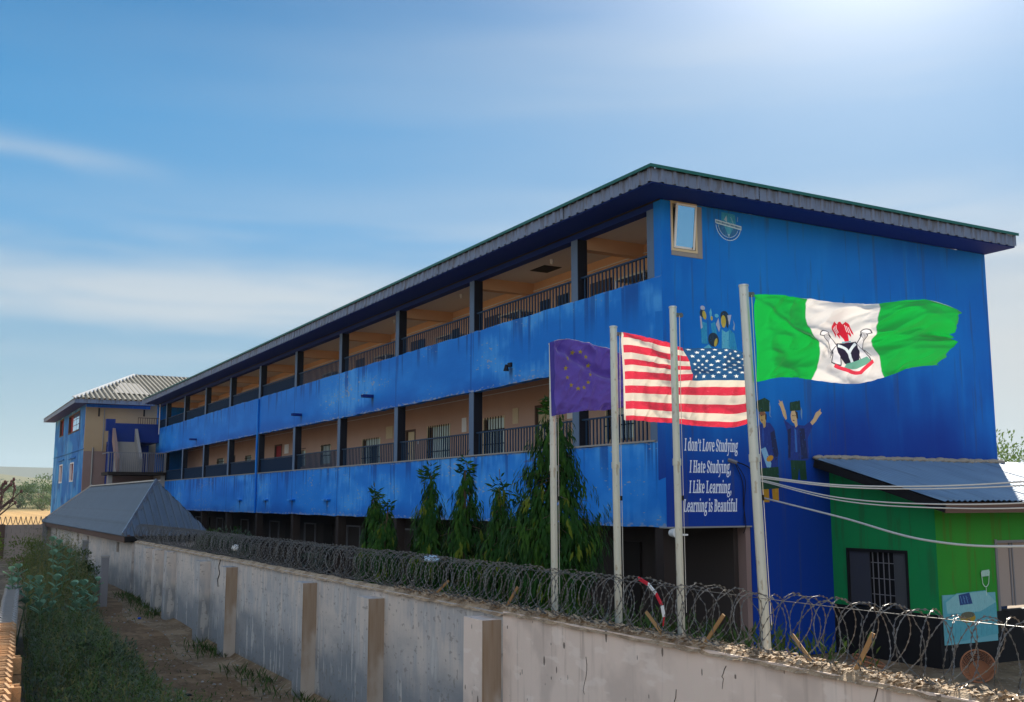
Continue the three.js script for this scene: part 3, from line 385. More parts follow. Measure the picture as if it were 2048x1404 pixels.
function chair(x, z, turn, label, mt = M.navy) {
  const t = thing('school_chair', label, 'chair', [x, 6.7, z], 'chairs stored on the upper gallery'); t.rotation.y = turn;
  const P = (n, g, m) => { const o = new THREE.Mesh(g, m); o.name = n; o.castShadow = o.receiveShadow = true; t.add(o); };
  P('seat', box(-0.21, 0.21, 0.43, 0.46, -0.21, 0.21), mt); P('backrest', box(-0.21, 0.21, 0.62, 0.98, 0.2, 0.225), mt); for (const sx of [-0.2, 0.2]) { P('leg', box(sx - 0.015, sx + 0.015, 0, 0.43, -0.2, -0.17), M.railBlue); P('leg', box(sx - 0.015, sx + 0.015, 0, 1.0, 0.185, 0.2), M.railBlue); }
}
desk(12.75, -17.55, Math.PI / 2, 'pale topped desk behind the top railing in the gallery bay next to the gable', 0.96);
desk(12.75, -22.75, Math.PI / 2, 'pale topped desk behind the top railing at the far end of the second gallery bay', 0.98);
chair(12.7, -20.1, -Math.PI / 2, 'dark chair nearest the gable in the second top gallery bay'); chair(12.7, -20.9, -Math.PI / 2, 'dark chair in the second top gallery bay, beside another dark chair');
desk(12.75, -26.6, Math.PI / 2, 'pale topped desk behind the top railing in the third gallery bay', 0.94); chair(12.7, -25.7, -Math.PI / 2, 'dark chair in the third top gallery bay beside the pale desk'); chair(12.7, -28.0, -Math.PI / 2, 'blue chair by the far column of the third top gallery bay', M.railBlue);
desk(12.75, -31.4, Math.PI / 2, 'pale topped desk behind the top railing in the fourth gallery bay', 0.94); desk(12.75, -36.5, Math.PI / 2, 'pale topped desk behind the top railing in the fifth gallery bay', 0.92);

// ---------------------------------------------------------------- end wing with the stair
{
  const X0 = 8.25, Z0 = -68.4, Z1 = -85.4, W = thing('end_wing', 'weathered blue end wing with hipped ribbed roof and open stair', 'building', [X0, 0, Z0]);
  const wins = [[-82.2, -79.6, 7.55, 8.75], [-77.6, -71, 7.35, 8.7], [-80.6, -78.2, 4.25, 5.55], [-74.4, -72, 4.2, 5.45]].map(([a, b, c, d], i) => (i === 1 ? [-76.2, -71.2, c, d] : [a, b, c, d]));
  const up = [[-82.3, -80.1, 7.5, 8.75], [-76.9, -71.1, 7.4, 8.65]], lo = [[-81, -79.2, 4.2, 5.5], [-74.8, -72.9, 4.2, 5.45]];
  const rows = (list, y0, y1) => { const g = []; let z = Z0; const [a, b] = [list[1], list[0]]; z = Z0 - 0.2; for (const [za, zb, c, d] of [a, b]) { g.push(box(X0, X0 + 0.2, y0, y1, zb, z), box(X0, X0 + 0.2, y0, c, za, zb), box(X0, X0 + 0.2, d, y1, za, zb)); z = za; } g.push(box(X0, X0 + 0.2, y0, y1, Z1, z)); return g; };
  mesh('side_wall', [...rows(lo, 0, 6.4), ...rows(up, 6.4, 9)], M.paleblue, W);
  for (const [a, b, c, d] of [...up, ...lo]) { const w = mesh('window', [box(X0 - 0.03, X0 + 0.1, c, d, a, a + 0.12), box(X0 - 0.03, X0 + 0.1, c, d, b - 0.12, b), box(X0 - 0.03, X0 + 0.1, c, c + 0.08, a + 0.12, b - 0.12), box(X0 - 0.03, X0 + 0.1, d - 0.08, d, a + 0.12, b - 0.12)], d < 6 ? M.white : M.brownBoard, W); mesh('dark_room', box(X0 + 0.12, X0 + 0.15, c, d, a, b), M.red, w); if (b - a > 4) { const q = lerp(a, b, 0.42); for (const [za, zb] of [[q, lerp(q, b, 0.5) - 0.06], [lerp(q, b, 0.5) + 0.06, b - 0.2]]) for (const [ya, yb] of [[c + 0.1, c + 0.42], [c + 0.46, c + 0.78], [c + 0.82, d - 0.1]]) mesh('pane', box(X0 - 0.005, X0 + 0.01, ya, yb, za, zb), M.glassMirror, w); } }
  mesh('front_wall', [box(X0 + 0.003, 21, 5.98, 9, Z0 - 0.2, Z0)], M.wingTan, W); mesh('front_wall_base', box(X0 + 0.004, 21, 0, 5.98, Z0 - 0.2, Z0), M.wingMauve, W); mesh('back_wall', box(X0, 21, 0, 9, Z1 - 0.2, Z1), M.paleblue, W);
  mesh('eave_band', box(X0 - 0.01, FX, 8.66, 8.9, Z0, Z0 + 0.04), M.blue, W);
  for (const [x, y0] of [[8.95, 8.1], [11.6, 8.2]]) mesh('drain_stain', box(x, x + 0.1, y0, 8.62, Z0, Z0 + 0.02), M.darkBrown, W);
  mesh('down_pipe', tube([8.75, 0.5, Z0 + 0.06], [8.75, 6.2, Z0 + 0.06], 0.05), M.concrete, W); mesh('down_pipe', tube([9.3, 6, Z0 + 0.06], [9.3, 8.6, Z0 + 0.06], 0.03), M.concrete, W); mesh('down_pipe', tube([11.95, 6.9, -64.9], [11.95, 8.7, -64.9], 0.03), M.white, W);
  mesh('stair_column', [box(9.2, 9.52, 0, 7.75, -65.6, -65.2), box(9.02, 9.2, 7.05, 7.75, -65.6, -65.2)], M.navyWall, W);
  mesh('landing_parapet', [box(9.5, FX, 6.55, 7.5, -65.2, -65)], M.navyWall, W); mesh('landing_back', box(9.52, FX, 3.5, 6.55, Z0 + 0.02, Z0 + 0.15), M.navyWall, W); mesh('landing_slab', box(9.5, FX, 6.4, 6.55, Z0 + 0.15, -65.0), M.navyWall, W);
  const lr = mesh('landing_railing', [box(10.75, FX, 7.84, 7.88, -65.12, -65.08)], M.brownBoard, W); for (let x = 10.76; x < FX; x += 0.13) mesh('baluster', box(x, x + 0.03, 7.5, 7.84, -65.12, -65.08), M.brownBoard, lr);
  // the flight rises away from the landing, between two sloping parapets
  const para = (x) => { const s = new THREE.Shape([[-62.9, 4.6], [-62.9, 5.35], [-65, 7.2], [-65, 6.4]].map(([z, y]) => new THREE.Vector2(-z, y))); return new THREE.ExtrudeGeometry(s, { depth: 0.16, bevelEnabled: false }).rotateY(Math.PI / 2).translate(x, 0, 0); };
  mesh('stair_parapet', para(9.35), M.wingMauve, W); mesh('stair_parapet', para(10.6), M.concrete, W);
  for (let i = 0; i < 9; i++) mesh('step', box(9.51, 10.599, 4.6 + i * 0.2, 4.8 + i * 0.2, -63 - i * 0.22, -65.0 + 0.002), M.concrete, W);
  mesh('balcony_slab', box(8.85, FX, 4.42, 4.6, -65, -62.5), M.dark, W); mesh('balcony_post', box(8.9, 9.15, 0, 4.42, -63, -62.75), M.concrete, W); mesh('balcony_wall', box(11.75, FX, 0, 4.42, -64.9, -62.7), M.concrete, W); mesh('under_stair_wall', box(9.15, 11.75, 1.5, 4.42, -65, -64.85), M.wingMauve, W);
  const br = mesh('balcony_railing', [box(8.85, FX, 5.66, 5.7, -62.56, -62.52), box(8.85, 8.89, 5.66, 5.7, -65, -62.56), ...[8.87, 9.55, 10.9, 11.95].map((x) => box(x - 0.03, x + 0.03, 4.6, 5.66, -62.57, -62.51))], M.grey, W);
  for (let x = 9.0; x < FX; x += 0.11) mesh('baluster', box(x, x + 0.028, 4.6, 5.66, -62.555, -62.525), M.grey, br);
  mesh('window_hood', box(X0 - 0.1, X0, 5.75, 5.82, -82, -78.5), M.paleblue, W); mesh('window_hood', box(X0 - 0.1, X0, 5.7, 5.77, -75.5, -72), M.paleblue, W); mesh('string_course', box(X0 - 0.06, X0, 6.1, 6.14, Z1, Z0), M.paleblue, W);
  // hipped roof
  const ex = X0 - 0.8, ez = Z0 + 0.9, ez1 = Z1 - 0.9, zr = -77, yr = 11.7, A = [ex, 9.05, ez], B = [21, 9.05, ez], C = [12.4, yr, zr], D = [21, yr, zr], A1 = [ex, 9.05, ez1];
  mesh('roof', [ribbed(A, B, C, D, 0.3, 0.11, 'box')], M.zincSun, W); mesh('roof_hip', [ribbed(A1, A, C, C, 0.34, 0.05, 'box'), ribbed([21, 9.05, ez1], A1, D, C, 0.34, 0.05, 'box')], M.zincSun, W);
  mesh('ridge_cap', [bar([ex, 9.12, ez], [12.4, yr + 0.06, zr], 0.28, 0.05), bar([12.4, yr + 0.06, zr], [21, yr + 0.06, zr], 0.05, 0.3)], M.zinc, W);
  const sl = (x, t) => [x, lerp(9.05, yr, t) + 0.1, lerp(ez, zr, t)], q = [sl(9.9, 0.22), sl(12.1, 0.2), sl(12.0, 0.6), sl(10.9, 0.62)]; mesh('patch_sheet', quadGeo([...q[0], ...q[1], ...q[2], ...q[0], ...q[2], ...q[3]]), M.concrete, W);
  mesh('fascia', [box(ex + 0.02, FX + 0.1, 8.82, 9.06, ez - 0.06, ez - 0.03), box(ex + 0.02, ex + 0.05, 8.82, 9.06, ez1, ez - 0.06)], M.fascia, W); mesh('soffit', [box(ex + 0.05, FX, 8.84, 8.86, Z0, ez - 0.07), box(ex + 0.05, X0, 8.84, 8.86, ez1, Z0)], M.navyWall, W);
}

// ---------------------------------------------------------------- hip roofed shed on the wall line
{
  const S = thing('shed', 'low shed with blue grey hipped corrugated roof against the boundary wall', 'shed', [8, 0, -50]);
  const xa = 5.8, xb = 8.6, za = -36.6, zb = -63.6, ye = 1.84, yr = 3.68, xr = 7.3, ra = -39.6, rb = -56.5;
  const holes = [-59.5, -50.6, -47.4, -39.6], g = []; let z = -36.7; for (const h of [...holes].reverse()) { g.push(box(6.08, 6.28, -0.2, 1.72, h + 0.28, z), box(6.08, 6.28, -0.2, 1.2, h - 0.28, h + 0.28), box(6.08, 6.28, 1.55, 1.72, h - 0.28, h + 0.28)); z = h - 0.28; } g.push(box(6.08, 6.28, -0.2, 1.72, -63.3, z));
  mesh('wall', g, M.cement, S); mesh('wall', [box(6.28, 8.4, -0.2, 1.72, -36.9, -36.7)], M.cement, S); mesh('wall', [box(6.28, 8.4, -0.2, 1.72, -63.3, -63.1)], M.cement, S);
  for (const h of holes) { mesh('vent_opening', box(6.2, 6.27, 1.2, 1.55, h - 0.28, h + 0.28), M.black, S); }
  mesh('fascia_board', [box(xa - 0.01, xa + 0.02, ye - 0.2, ye - 0.01, zb, za)], M.brownBoard, S); mesh('fascia_board', [box(xa + 0.02, xb, ye - 0.2, ye - 0.01, za - 0.03, za)], M.black, S); mesh('soffit', box(xa + 0.02, 6.28, ye - 0.2, ye - 0.17, zb, za), M.dark, S);
  const A = [xa - 0.05, ye, zb], B = [xa - 0.05, ye, za + 0.05], D = [xb, ye, za + 0.05], C = [xb, ye, zb];
  mesh('roof', ribbed(A, B, [xr, yr, rb], [xr, yr, ra], 0.24, 0.06, 'box'), M.zincBlue, S); mesh('roof_hip', ribbed(B, D, [xr, yr, ra], [xr, yr, ra], 0.24, 0.06, 'box'), M.zincBlue, S); mesh('roof_back', [ribbed(D, C, [xr, yr, ra], [xr, yr, rb], 0.2, 0.04, 'wave'), ribbed(C, A, [xr, yr, rb], [xr, yr, rb], 0.24, 0.06, 'box')], M.zincBlue, S);
  mesh('ridge_cap', [bar([xr, yr + 0.04, rb], [xr, yr + 0.04, ra], 0.24, 0.05), bar([xr, yr + 0.04, ra], [xa - 0.03, ye + 0.05, za + 0.03], 0.05, 0.16), bar([xr, yr + 0.04, rb], [xa - 0.03, ye + 0.05, zb], 0.05, 0.16)], M.zinc, S);
}

// ---------------------------------------------------------------- boundary wall with piers
{
  const W = thing('boundary_wall', 'long rendered boundary wall with piers and rough mortar top under coiled wire', 'wall', [6.1, 0, -20]);
  mesh('wall_panel', box(6.1, 6.33, -0.6, 1.68, -36.3, -11.2), M.cement, W);
  mesh('wall_panel', box(6.096, 6.33, -0.6, 1.7, -11.2, -0.5), M.render, W).userData.label = 'smooth cream stretch with specks and cracks';
  const piers = [[-33.3, 0.4, 1.6], [-31.9, 0.4, 1.6], [-30.2, 0.4, 1.62], [-26.4, 0.55, 1.56], [-23.9, 0.55, 1.56], [-18.5, 0.5, 1.58], [-15.4, 0.5, 1.56], [-11.75, 0.5, 1.6]];
  for (const [z, w, y] of piers) { const near = z > -12; const p = mesh('pier', box(5.85, 6.1, -0.6, y, z, z + w - 0.012), near ? M.render : M.cement, W); mesh('pier_side', box(5.852, 6.1, -0.6, y - 0.004, z + w - 0.01, z + w), z > -24 ? M.stain : M.cement, p); }
  // mortar crust along the top: lumpy strip, and loose crumbs where it is sunlit
  const tris = [], N = 620, hgt = (z, x) => 0.02 + 0.05 * fbm(z * 0.06 + 40, x * 2, 40, 8, 4, 201);
  const P = (i, k) => { const z = lerp(-36.3, -0.5, i / N), x = lerp(6.07, 6.36, k / 3), e = k === 0 || k === 3; return [x - (k === 0 ? 0.025 * vnoise(z * 5 + 300, 1, 2048, 8, 7) : 0), (z > -11.2 ? 1.69 : 1.67) + (e ? -0.012 - 0.022 * vnoise(z * 9 + 300, k, 2048, 8, 9) : hgt(z, x)), z]; };
  for (let i = 0; i < N; i++) for (let k = 0; k < 3; k++) { const a = P(i, k), b = P(i, k + 1), c = P(i + 1, k + 1), d = P(i + 1, k); tris.push(...a, ...c, ...b, ...a, ...d, ...c); }
  mesh('mortar_crust', quadGeo(tris), M.mortar, W);
  const r = rng(5), chips = []; for (let i = 0; i < 2600; i++) { const z = -0.6 - r() ** 1.0 * 14, s = 0.012 + 0.03 * r(), g = new THREE.TetrahedronGeometry(s).scale(1, 0.35, 0.5 + 1.6 * r()).rotateY(r() * 6).rotateX((r() - 0.5) * 1.2).translate(6.06 + r() * 0.29, 1.745 + r() * 0.03 - 0.02, z); chips.push(g); }
  tag(mesh('crumbs', chips, M.mortar, W), null, null, null, 'stuff');
  const crack = []; const cr = (y, z, n, dy, s) => { const q = rng(s); let a = [6.093, y, z]; for (let i = 0; i < n; i++) { const b = [6.093, a[1] - dy * (0.5 + q()), a[2] + (q() - 0.5) * 0.05]; crack.push(bar(a, b, 0.003, 0.004 * (1 - i / n) + 0.0015)); a = b; } };
  cr(1.66, -5.55, 7, 0.05, 3); cr(1.3, -7.9, 10, 0.05, 4); cr(1.4, -9.4, 8, 0.05, 8); cr(1.6, -7.2, 6, 0.03, 6); cr(1.6, -4.9, 5, 0.04, 9); cr(1.2, -6.3, 5, 0.04, 10); mesh('crack', crack, M.dark, W);
  const c2 = []; { const q = rng(12); let a = [6.093, 1.66, -24.9]; for (let i = 0; i < 8; i++) { const b = [6.093, a[1] - 0.08, a[2] + (q() - 0.5) * 0.2]; c2.push(bar(a, b, 0.01, 0.03)); a = b; } } mesh('crack', c2, M.dark, W);
}
// coiled razor wire
{
  const W = thing('razor_wire', 'coiled razor wire stretched along the top of the boundary wall', 'razor wire', [6.25, 1.75, -20]);
  const r = rng(9), step = 26, z = -3.4; const barbs = [];
  const runs = [[0, 0.17, 1, 0], [1.1, 0.27, -1, 1.3]], all = [];
  for (const [ph, mean, hand, off] of runs) {
    let rd = 0.245, zz = z - off * 0.1; const q = [];
    for (let k = 0; k < 320 && zz > -36; k++) { const pitch = mean * (0.6 + 0.8 * r()) * (zz > -9 ? 1 : 0.85), nr = 0.225 + 0.045 * r(), cx = 6.24 + 0.06 * (r() - 0.5), ln = 0.05 + 0.16 * r(); for (let i = 0; i < step; i++) { const t = i / step, ang = ph + hand * t * 2 * Math.PI, rr = lerp(rd, nr, t); q.push(V3(cx + rr * Math.sin(ang) * 0.9, 1.985 + rr * Math.cos(ang) + 0.01 * (r() - 0.5), zz - t * pitch + ln * Math.cos(ang) * (k % 3 ? 1 : -0.6) * Math.sin(t * Math.PI))); } rd = nr; zz -= pitch; }
    all.push(q);
  }
  const tris = [], up = V3(0, 0, 1), wr = 0.003;
  for (const pts of all) for (let i = 0; i + 1 < pts.length; i++) { const p = pts[i], q = pts[i + 1], d = q.clone().sub(p).normalize(), s = d.clone().cross(up).normalize().multiplyScalar(wr), t = d.clone().cross(s).normalize().multiplyScalar(wr), c = [s.clone(), t.clone().multiplyScalar(0.9).sub(s.clone().multiplyScalar(0.5)), t.clone().multiplyScalar(-0.9).sub(s.clone().multiplyScalar(0.5))]; for (let k = 0; k < 3; k++) { const u = c[k], v = c[(k + 1) % 3], a1 = p.clone().add(u), b1 = p.clone().add(v), c1 = q.clone().add(v), d1 = q.clone().add(u); tris.push(...a1.toArray(), ...b1.toArray(), ...c1.toArray(), ...a1.toArray(), ...c1.toArray(), ...d1.toArray()); }
    { const m = p.clone(), l = d.clone().multiplyScalar(0.02), w = s.clone().normalize().multiplyScalar(0.0095), w2 = t.clone().normalize().multiplyScalar(0.0095), e0 = m.clone().sub(l), e1 = m.clone().add(l); for (const ww of [w, w2]) { barbs.push(...e0.toArray(), ...m.clone().add(ww).toArray(), ...m.toArray(), ...m.toArray(), ...m.clone().add(ww).toArray(), ...e1.toArray(), ...e0.toArray(), ...m.clone().sub(ww).toArray(), ...m.toArray(), ...m.toArray(), ...m.clone().sub(ww).toArray(), ...e1.toArray()); } }
  }
  mesh('coil', quadGeo(tris), M.wire, W); tag(mesh('barbs', quadGeo(barbs), M.barb, W), null, null, null, 'stuff');
  mesh('straining_wire', [curve([[6.25, 2.21, -3], [6.24, 2.18, -6], [6.25, 2.2, -10], [6.24, 2.17, -15], [6.25, 2.2, -20], [6.24, 2.17, -28], [6.24, 2.19, -36]], 0.003, 80, 4)], M.wire, W);
}
// sticks, tape and bag caught in the wire
for (const [a, b, l] of [[[6.2, 1.74, -5.85], [6.26, 2.02, -5.72], 'split wooden stick leaning in the wire, farthest right of all the sticks'], [[6.2, 1.74, -6.3], [6.24, 1.92, -6.55], 'short stick leaning backwards in the wire right of the nearest flagpole'], [[6.2, 1.74, -7.6], [6.25, 2.0, -7.4], 'pale stick in the wire between the two nearest flagpoles'], [[6.2, 1.76, -8.25], [6.25, 1.92, -8.55], 'short dark stick at the foot of the bare flagpole'], [[6.2, 1.74, -11.3], [6.24, 1.98, -11.1], 'thin pale stick in the wire left of the farthest flagpole'], [[6.2, 1.74, -13.3], [6.24, 1.93, -13.0], 'thin stick in the wire above the nearest wall pier']]) tag(mesh('stick', bar(a, b, 0.02, 0.03, 0.4), M.wood), l, 'stick');
{
  const t = thing('barrier_tape', 'torn red and white tape hanging from the wire beside the bare flagpole', 'tape', [6.2, 2.2, -8.3]);
  const p = [[6.2, 2.24, -8.6], [6.17, 2.2, -8.4], [6.15, 2.12, -8.25], [6.14, 2.02, -8.15], [6.14, 1.92, -8.12], [6.15, 1.84, -8.15]];
  for (let i = 0; i + 1 < p.length; i++) mesh('tape_stripe', bar(p[i], p[i + 1], 0.012, 0.035), i % 2 ? M.white : mat({ rgb: [0.6, 0.03, 0.05] }), t);
  const bag = new THREE.IcosahedronGeometry(0.09, 3), bp = bag.attributes.position; for (let i = 0; i < bp.count; i++) { const k = 0.7 + 0.6 * vnoise(bp.getX(i) * 40 + 50, bp.getY(i) * 40 + bp.getZ(i) * 30 + 50, 256, 256, 3); bp.setXYZ(i, bp.getX(i) * k, bp.getY(i) * k * 0.55, bp.getZ(i) * k * 1.4); } bag.computeVertexNormals();
  tag(mesh('plastic_bag', bag.clone().translate(6.22, 2.2, -13.5), mat({ rgb: [0.45, 0.6, 0.75], roughness: 0.4 })), 'pale blue crumpled plastic bag on top of the razor wire', 'plastic bag');
  tag(mesh('paper_scrap', bag.clone().scale(0.8, 1.5, 0.6).translate(6.2, 1.95, -24.0), M.white), 'white scrap caught low in the far razor wire', 'litter');
}

// ---------------------------------------------------------------- flagpoles and flags
const PX = 6.62;
function flagpole(z0, label, h = 5.0, r = 0.056, lean = 0.008) {   // lean: how far the pole tips back per metre of height
  const Z = (y) => z0 - (y - 4.5) * lean, t = thing('flagpole', label, 'flagpole', [PX, 0, Z(0)], 'steel flagpoles behind the wall');
  const at = (y, dx = 0, dz = 0) => [PX + dx, y, Z(y) + dz];
  mesh('pole', [tube(at(-0.1), at(h), r, r * 0.96, 20)], M.pole, t); mesh('pole_cap', tube(at(h), at(h + 0.015), r + 0.004, r + 0.002, 20), M.pole, t); mesh('coupling', tube(at(3.35), at(3.42), r + 0.006, r + 0.006, 20), M.pole, t);
  mesh('pulley', [box(PX + 0.04, PX + 0.11, h - 0.09, h - 0.05, Z(h) - 0.012, Z(h) + 0.012), tube(at(h - 0.07, 0.1, -0.012), at(h - 0.07, 0.1, 0.012), 0.025, 0.025, 12)], M.wire, t); mesh('halyard', curve([at(h - 0.08, r + 0.03, 0.02), at(4, r + 0.018, 0.02), at(3, r + 0.016, 0.02), at(1.9, r + 0.014, 0.02)], 0.004, 20, 4), M.cable, t); mesh('cleat', box(PX + r, PX + r + 0.02, 3.0, 3.05, Z(3), Z(3) + 0.025), M.black, t);
}
flagpole(-7.4, 'steel flagpole nearest the camera, flying the green and white flag', 5.0, 0.045, 0.045); flagpole(-8.5, 'bare steel flagpole without a flag, between the striped flag and the green one', 4.97, 0.038); flagpole(-9.58, 'steel flagpole at the hoist of the red and white striped flag', 4.92, 0.042); flagpole(-10.9, 'steel flagpole under the violet blue flag with gold stars', 4.9, 0.043);
const cat = (a, b, c, d, t) => 0.5 * (2 * b + (c - a) * t + (2 * a - 5 * b + 4 * c - d) * t * t + (3 * b - a - 3 * c + d) * t * t * t);
function flag(name, label, z0, us, vs, grid, tex, fold, tatter) {
  const nu = 150, nv = 80, d = V3(0.966, 0, 0.259), nrm = V3(-0.259, 0, 0.966), pos = [], uv = [], idx = [];
  const wr = (u, v) => { let t = 0, a = 0.068; for (let k = 0; k < 4; k++) { const x = (u * 5 + v * (1.2 + k * 0.5)) * (1 + k * 0.9), y = (v * 3.2 - u * (1.4 - k * 0.3)) * (1 + k * 0.8); t += a * (1 - Math.abs(2 * vnoise(x + 20 + k * 7, y + 20, 512, 512, 31 + k + Math.round(-z0)) - 1)); a *= 0.55; } return t * sstep(0, 0.08, u); };
  const seg = (a, x) => { let k = 0; while (k < a.length - 2 && a[k + 1] < x) k++; return [k, clamp((x - a[k]) / (a[k + 1] - a[k]))]; };
  const row = (r, i, t, c) => { const g = (k) => grid[r][clamp(k, 0, us.length - 1)][c]; return cat(g(i - 1), g(i), g(i + 1), g(i + 2), t); };
  for (let j = 0; j <= nv; j++) for (let i = 0; i <= nu; i++) {
    const u = i / nu, v = j / nv, [k, t] = seg(us, u), [m, s] = seg(vs, v), P = [0, 1].map((c) => cat(row(Math.max(0, m - 1), k, t, c), row(m, k, t, c), row(Math.min(vs.length - 1, m + 1), k, t, c), row(Math.min(vs.length - 1, m + 2), k, t, c), s));
    const tt = u > 0.97 && tatter ? (vnoise(v * 22, 3, 64, 8, 5) - 0.3) * -0.09 * (u - 0.97) / 0.03 : 0, q = V3(PX, 0, z0).addScaledVector(d, P[0] + tt).addScaledVector(nrm, 0.05 + fold(u, v) + wr(u, v)); pos.push(q.x, P[1] + (v > 0.99 || v < 0.01 ? 0.006 * (vnoise(u * 60, v, 128, 8, 2) - 0.5) : 0), q.z); uv.push(u, 1 - v);
  }
  for (let j = 0; j < nv; j++) for (let i = 0; i < nu; i++) { const a = j * (nu + 1) + i; idx.push(a, a + nu + 1, a + 1, a + 1, a + nu + 1, a + nu + 2); }
  const g = new THREE.BufferGeometry(); g.setAttribute('position', new THREE.Float32BufferAttribute(pos, 3)); g.setAttribute('uv', new THREE.Float32BufferAttribute(uv, 2)); g.setIndex(idx); g.computeVertexNormals();
  const mt = new THREE.MeshPhysicalMaterial({ map: tex, roughness: 0.95, transmission: 0.36, thickness: 0, side: THREE.DoubleSide }); tex.anisotropy = 8;
  const o = new THREE.Mesh(g, mt); o.name = numbered(name); o.castShadow = o.receiveShadow = true; scene.add(o); return tag(o, label, 'flag');
}
const star = (g, c, x, y, r) => { g.fillStyle = c; g.beginPath(); for (let i = 0; i < 10; i++) { const a = -Math.PI / 2 + i * Math.PI / 5, q = i % 2 ? r * 0.42 : r; g.lineTo(x + q * Math.cos(a), y + q * Math.sin(a)); } g.closePath(); g.fill(); };
const fleck = (g, w, h, n, c, seed) => { const r = rng(seed); g.fillStyle = c; for (let i = 0; i < n; i++) g.fillRect(r() * w, r() * h, 2 + r() * 14, 1 + r() * 2); };
flag('green_white_flag', 'green and white flag with a coat of arms and frayed end, on the nearest pole', -7.4, [0, 1 / 6, 1 / 3, 1 / 2, 2 / 3, 5 / 6, 1], [0, 1 / 3, 2 / 3, 1],
  [[[0.06, 4.91], [0.31, 4.89], [0.56, 4.88], [0.97, 4.87], [1.36, 4.88], [1.83, 4.92], [2.22, 4.83]], [[0.06, 4.64], [0.31, 4.63], [0.57, 4.63], [0.92, 4.63], [1.27, 4.66], [1.74, 4.7], [2.16, 4.62]], [[0.065, 4.37], [0.36, 4.38], [0.69, 4.41], [0.97, 4.38], [1.24, 4.43], [1.7, 4.49], [2.19, 4.52]], [[0.07, 4.09], [0.3, 4.13], [0.61, 4.12], [0.97, 4.08], [1.31, 4.15], [1.66, 4.26], [2.03, 4.31]]],
  canvasTex(1536, 768, (g, w, h) => {
    g.fillStyle = '#00a03c'; g.fillRect(0, 0, w, h); g.fillStyle = '#d8d6d6'; g.fillRect(w / 3, 0, w / 3, h); fleck(g, w, h, 900, 'rgba(0,60,20,0.05)', 4);
    g.strokeStyle = 'rgba(160,170,165,0.8)'; g.lineWidth = 5; for (const x of [w / 3, w * 2 / 3]) { g.beginPath(); g.moveTo(x, 0); g.lineTo(x, h); g.stroke(); }
    g.save(); g.translate(790, 405); g.scale(1.36, 1.75);
    // red eagle
    const red = '#cf1030'; poly(g, red, [[-6, -118], [6, -120], [16, -104], [34, -118], [50, -96], [56, -30], [44, -48], [36, -20], [26, -44], [16, -14], [12, 10], [-10, 10], [-14, -14], [-28, -40], [-36, -14], [-46, -44], [-60, -22], [-54, -92], [-36, -118], [-16, -104]]); g.strokeStyle = '#f0e8e8'; g.lineWidth = 4; for (const k of [-1, 1]) for (let i = 0; i < 3; i++) { g.beginPath(); g.moveTo(k * (24 + i * 9), -100 + i * 8); g.lineTo(k * (26 + i * 9), -54 + i * 6); g.stroke(); }
    // two rearing white horses in ink outline
    g.strokeStyle = '#3c3c46'; g.lineWidth = 5; g.fillStyle = '#dcdce2'; for (const k of [-1, 1]) { g.beginPath(); g.moveTo(k * 46, 30); g.quadraticCurveTo(k * 110, -10, k * 96, -48); g.quadraticCurveTo(k * 112, -70, k * 140, -50); g.lineTo(k * 150, -30); g.lineTo(k * 128, -28); g.quadraticCurveTo(k * 134, 20, k * 96, 60); g.lineTo(k * 116, 110); g.lineTo(k * 60, 116); g.closePath(); g.fill(); g.stroke(); g.lineWidth = 3; for (let i = 0; i < 6; i++) { g.beginPath(); g.moveTo(k * (60 + i * 10), 20 + i * 8); g.lineTo(k * (78 + i * 9), 34 + i * 12); g.stroke(); g.beginPath(); g.moveTo(k * (100 + i * 6), -46 + i * 3); g.lineTo(k * (92 + i * 6), -22 + i * 7); g.stroke(); } g.lineWidth = 5; }
    // black shield with a white forked wave
    poly(g, '#1d1730', [[-62, 10], [62, 6], [66, 56], [44, 108], [4, 130], [-40, 108], [-66, 60]]); g.strokeStyle = '#c8d4dc'; g.lineWidth = 16; g.beginPath(); g.moveTo(-56, 22); g.quadraticCurveTo(-20, 30, 0, 62); g.lineTo(2, 120); g.moveTo(56, 18); g.quadraticCurveTo(20, 30, 0, 62); g.stroke(); g.strokeStyle = '#6aa0b0'; g.lineWidth = 7; g.beginPath(); g.moveTo(-30, 4); g.lineTo(30, 2); g.stroke();
    poly(g, '#5f9a8a', [[-30, 108], [100, 92], [120, 118], [40, 132], [-50, 130]]); g.strokeStyle = '#d0324a'; g.lineWidth = 15; g.beginPath(); g.moveTo(-92, 118); g.quadraticCurveTo(-60, 128, -40, 132); g.quadraticCurveTo(20, 150, 60, 150); g.quadraticCurveTo(90, 130, 128, 116); g.stroke(); g.restore();
  }), (u, v) => 0.075 * u * Math.sin(u * 9 + v * 2.2) + 0.03 * Math.exp(-(((v - u * 1.5 - 0.08) / 0.045) ** 2)) * (u < 0.4 ? 1 : 0.3) + 0.035 * sstep(0.3, 1, u) * Math.sin(v * 11 + u * 6) + 0.018 * Math.sin(u * 23 - v * 8) * v, true);
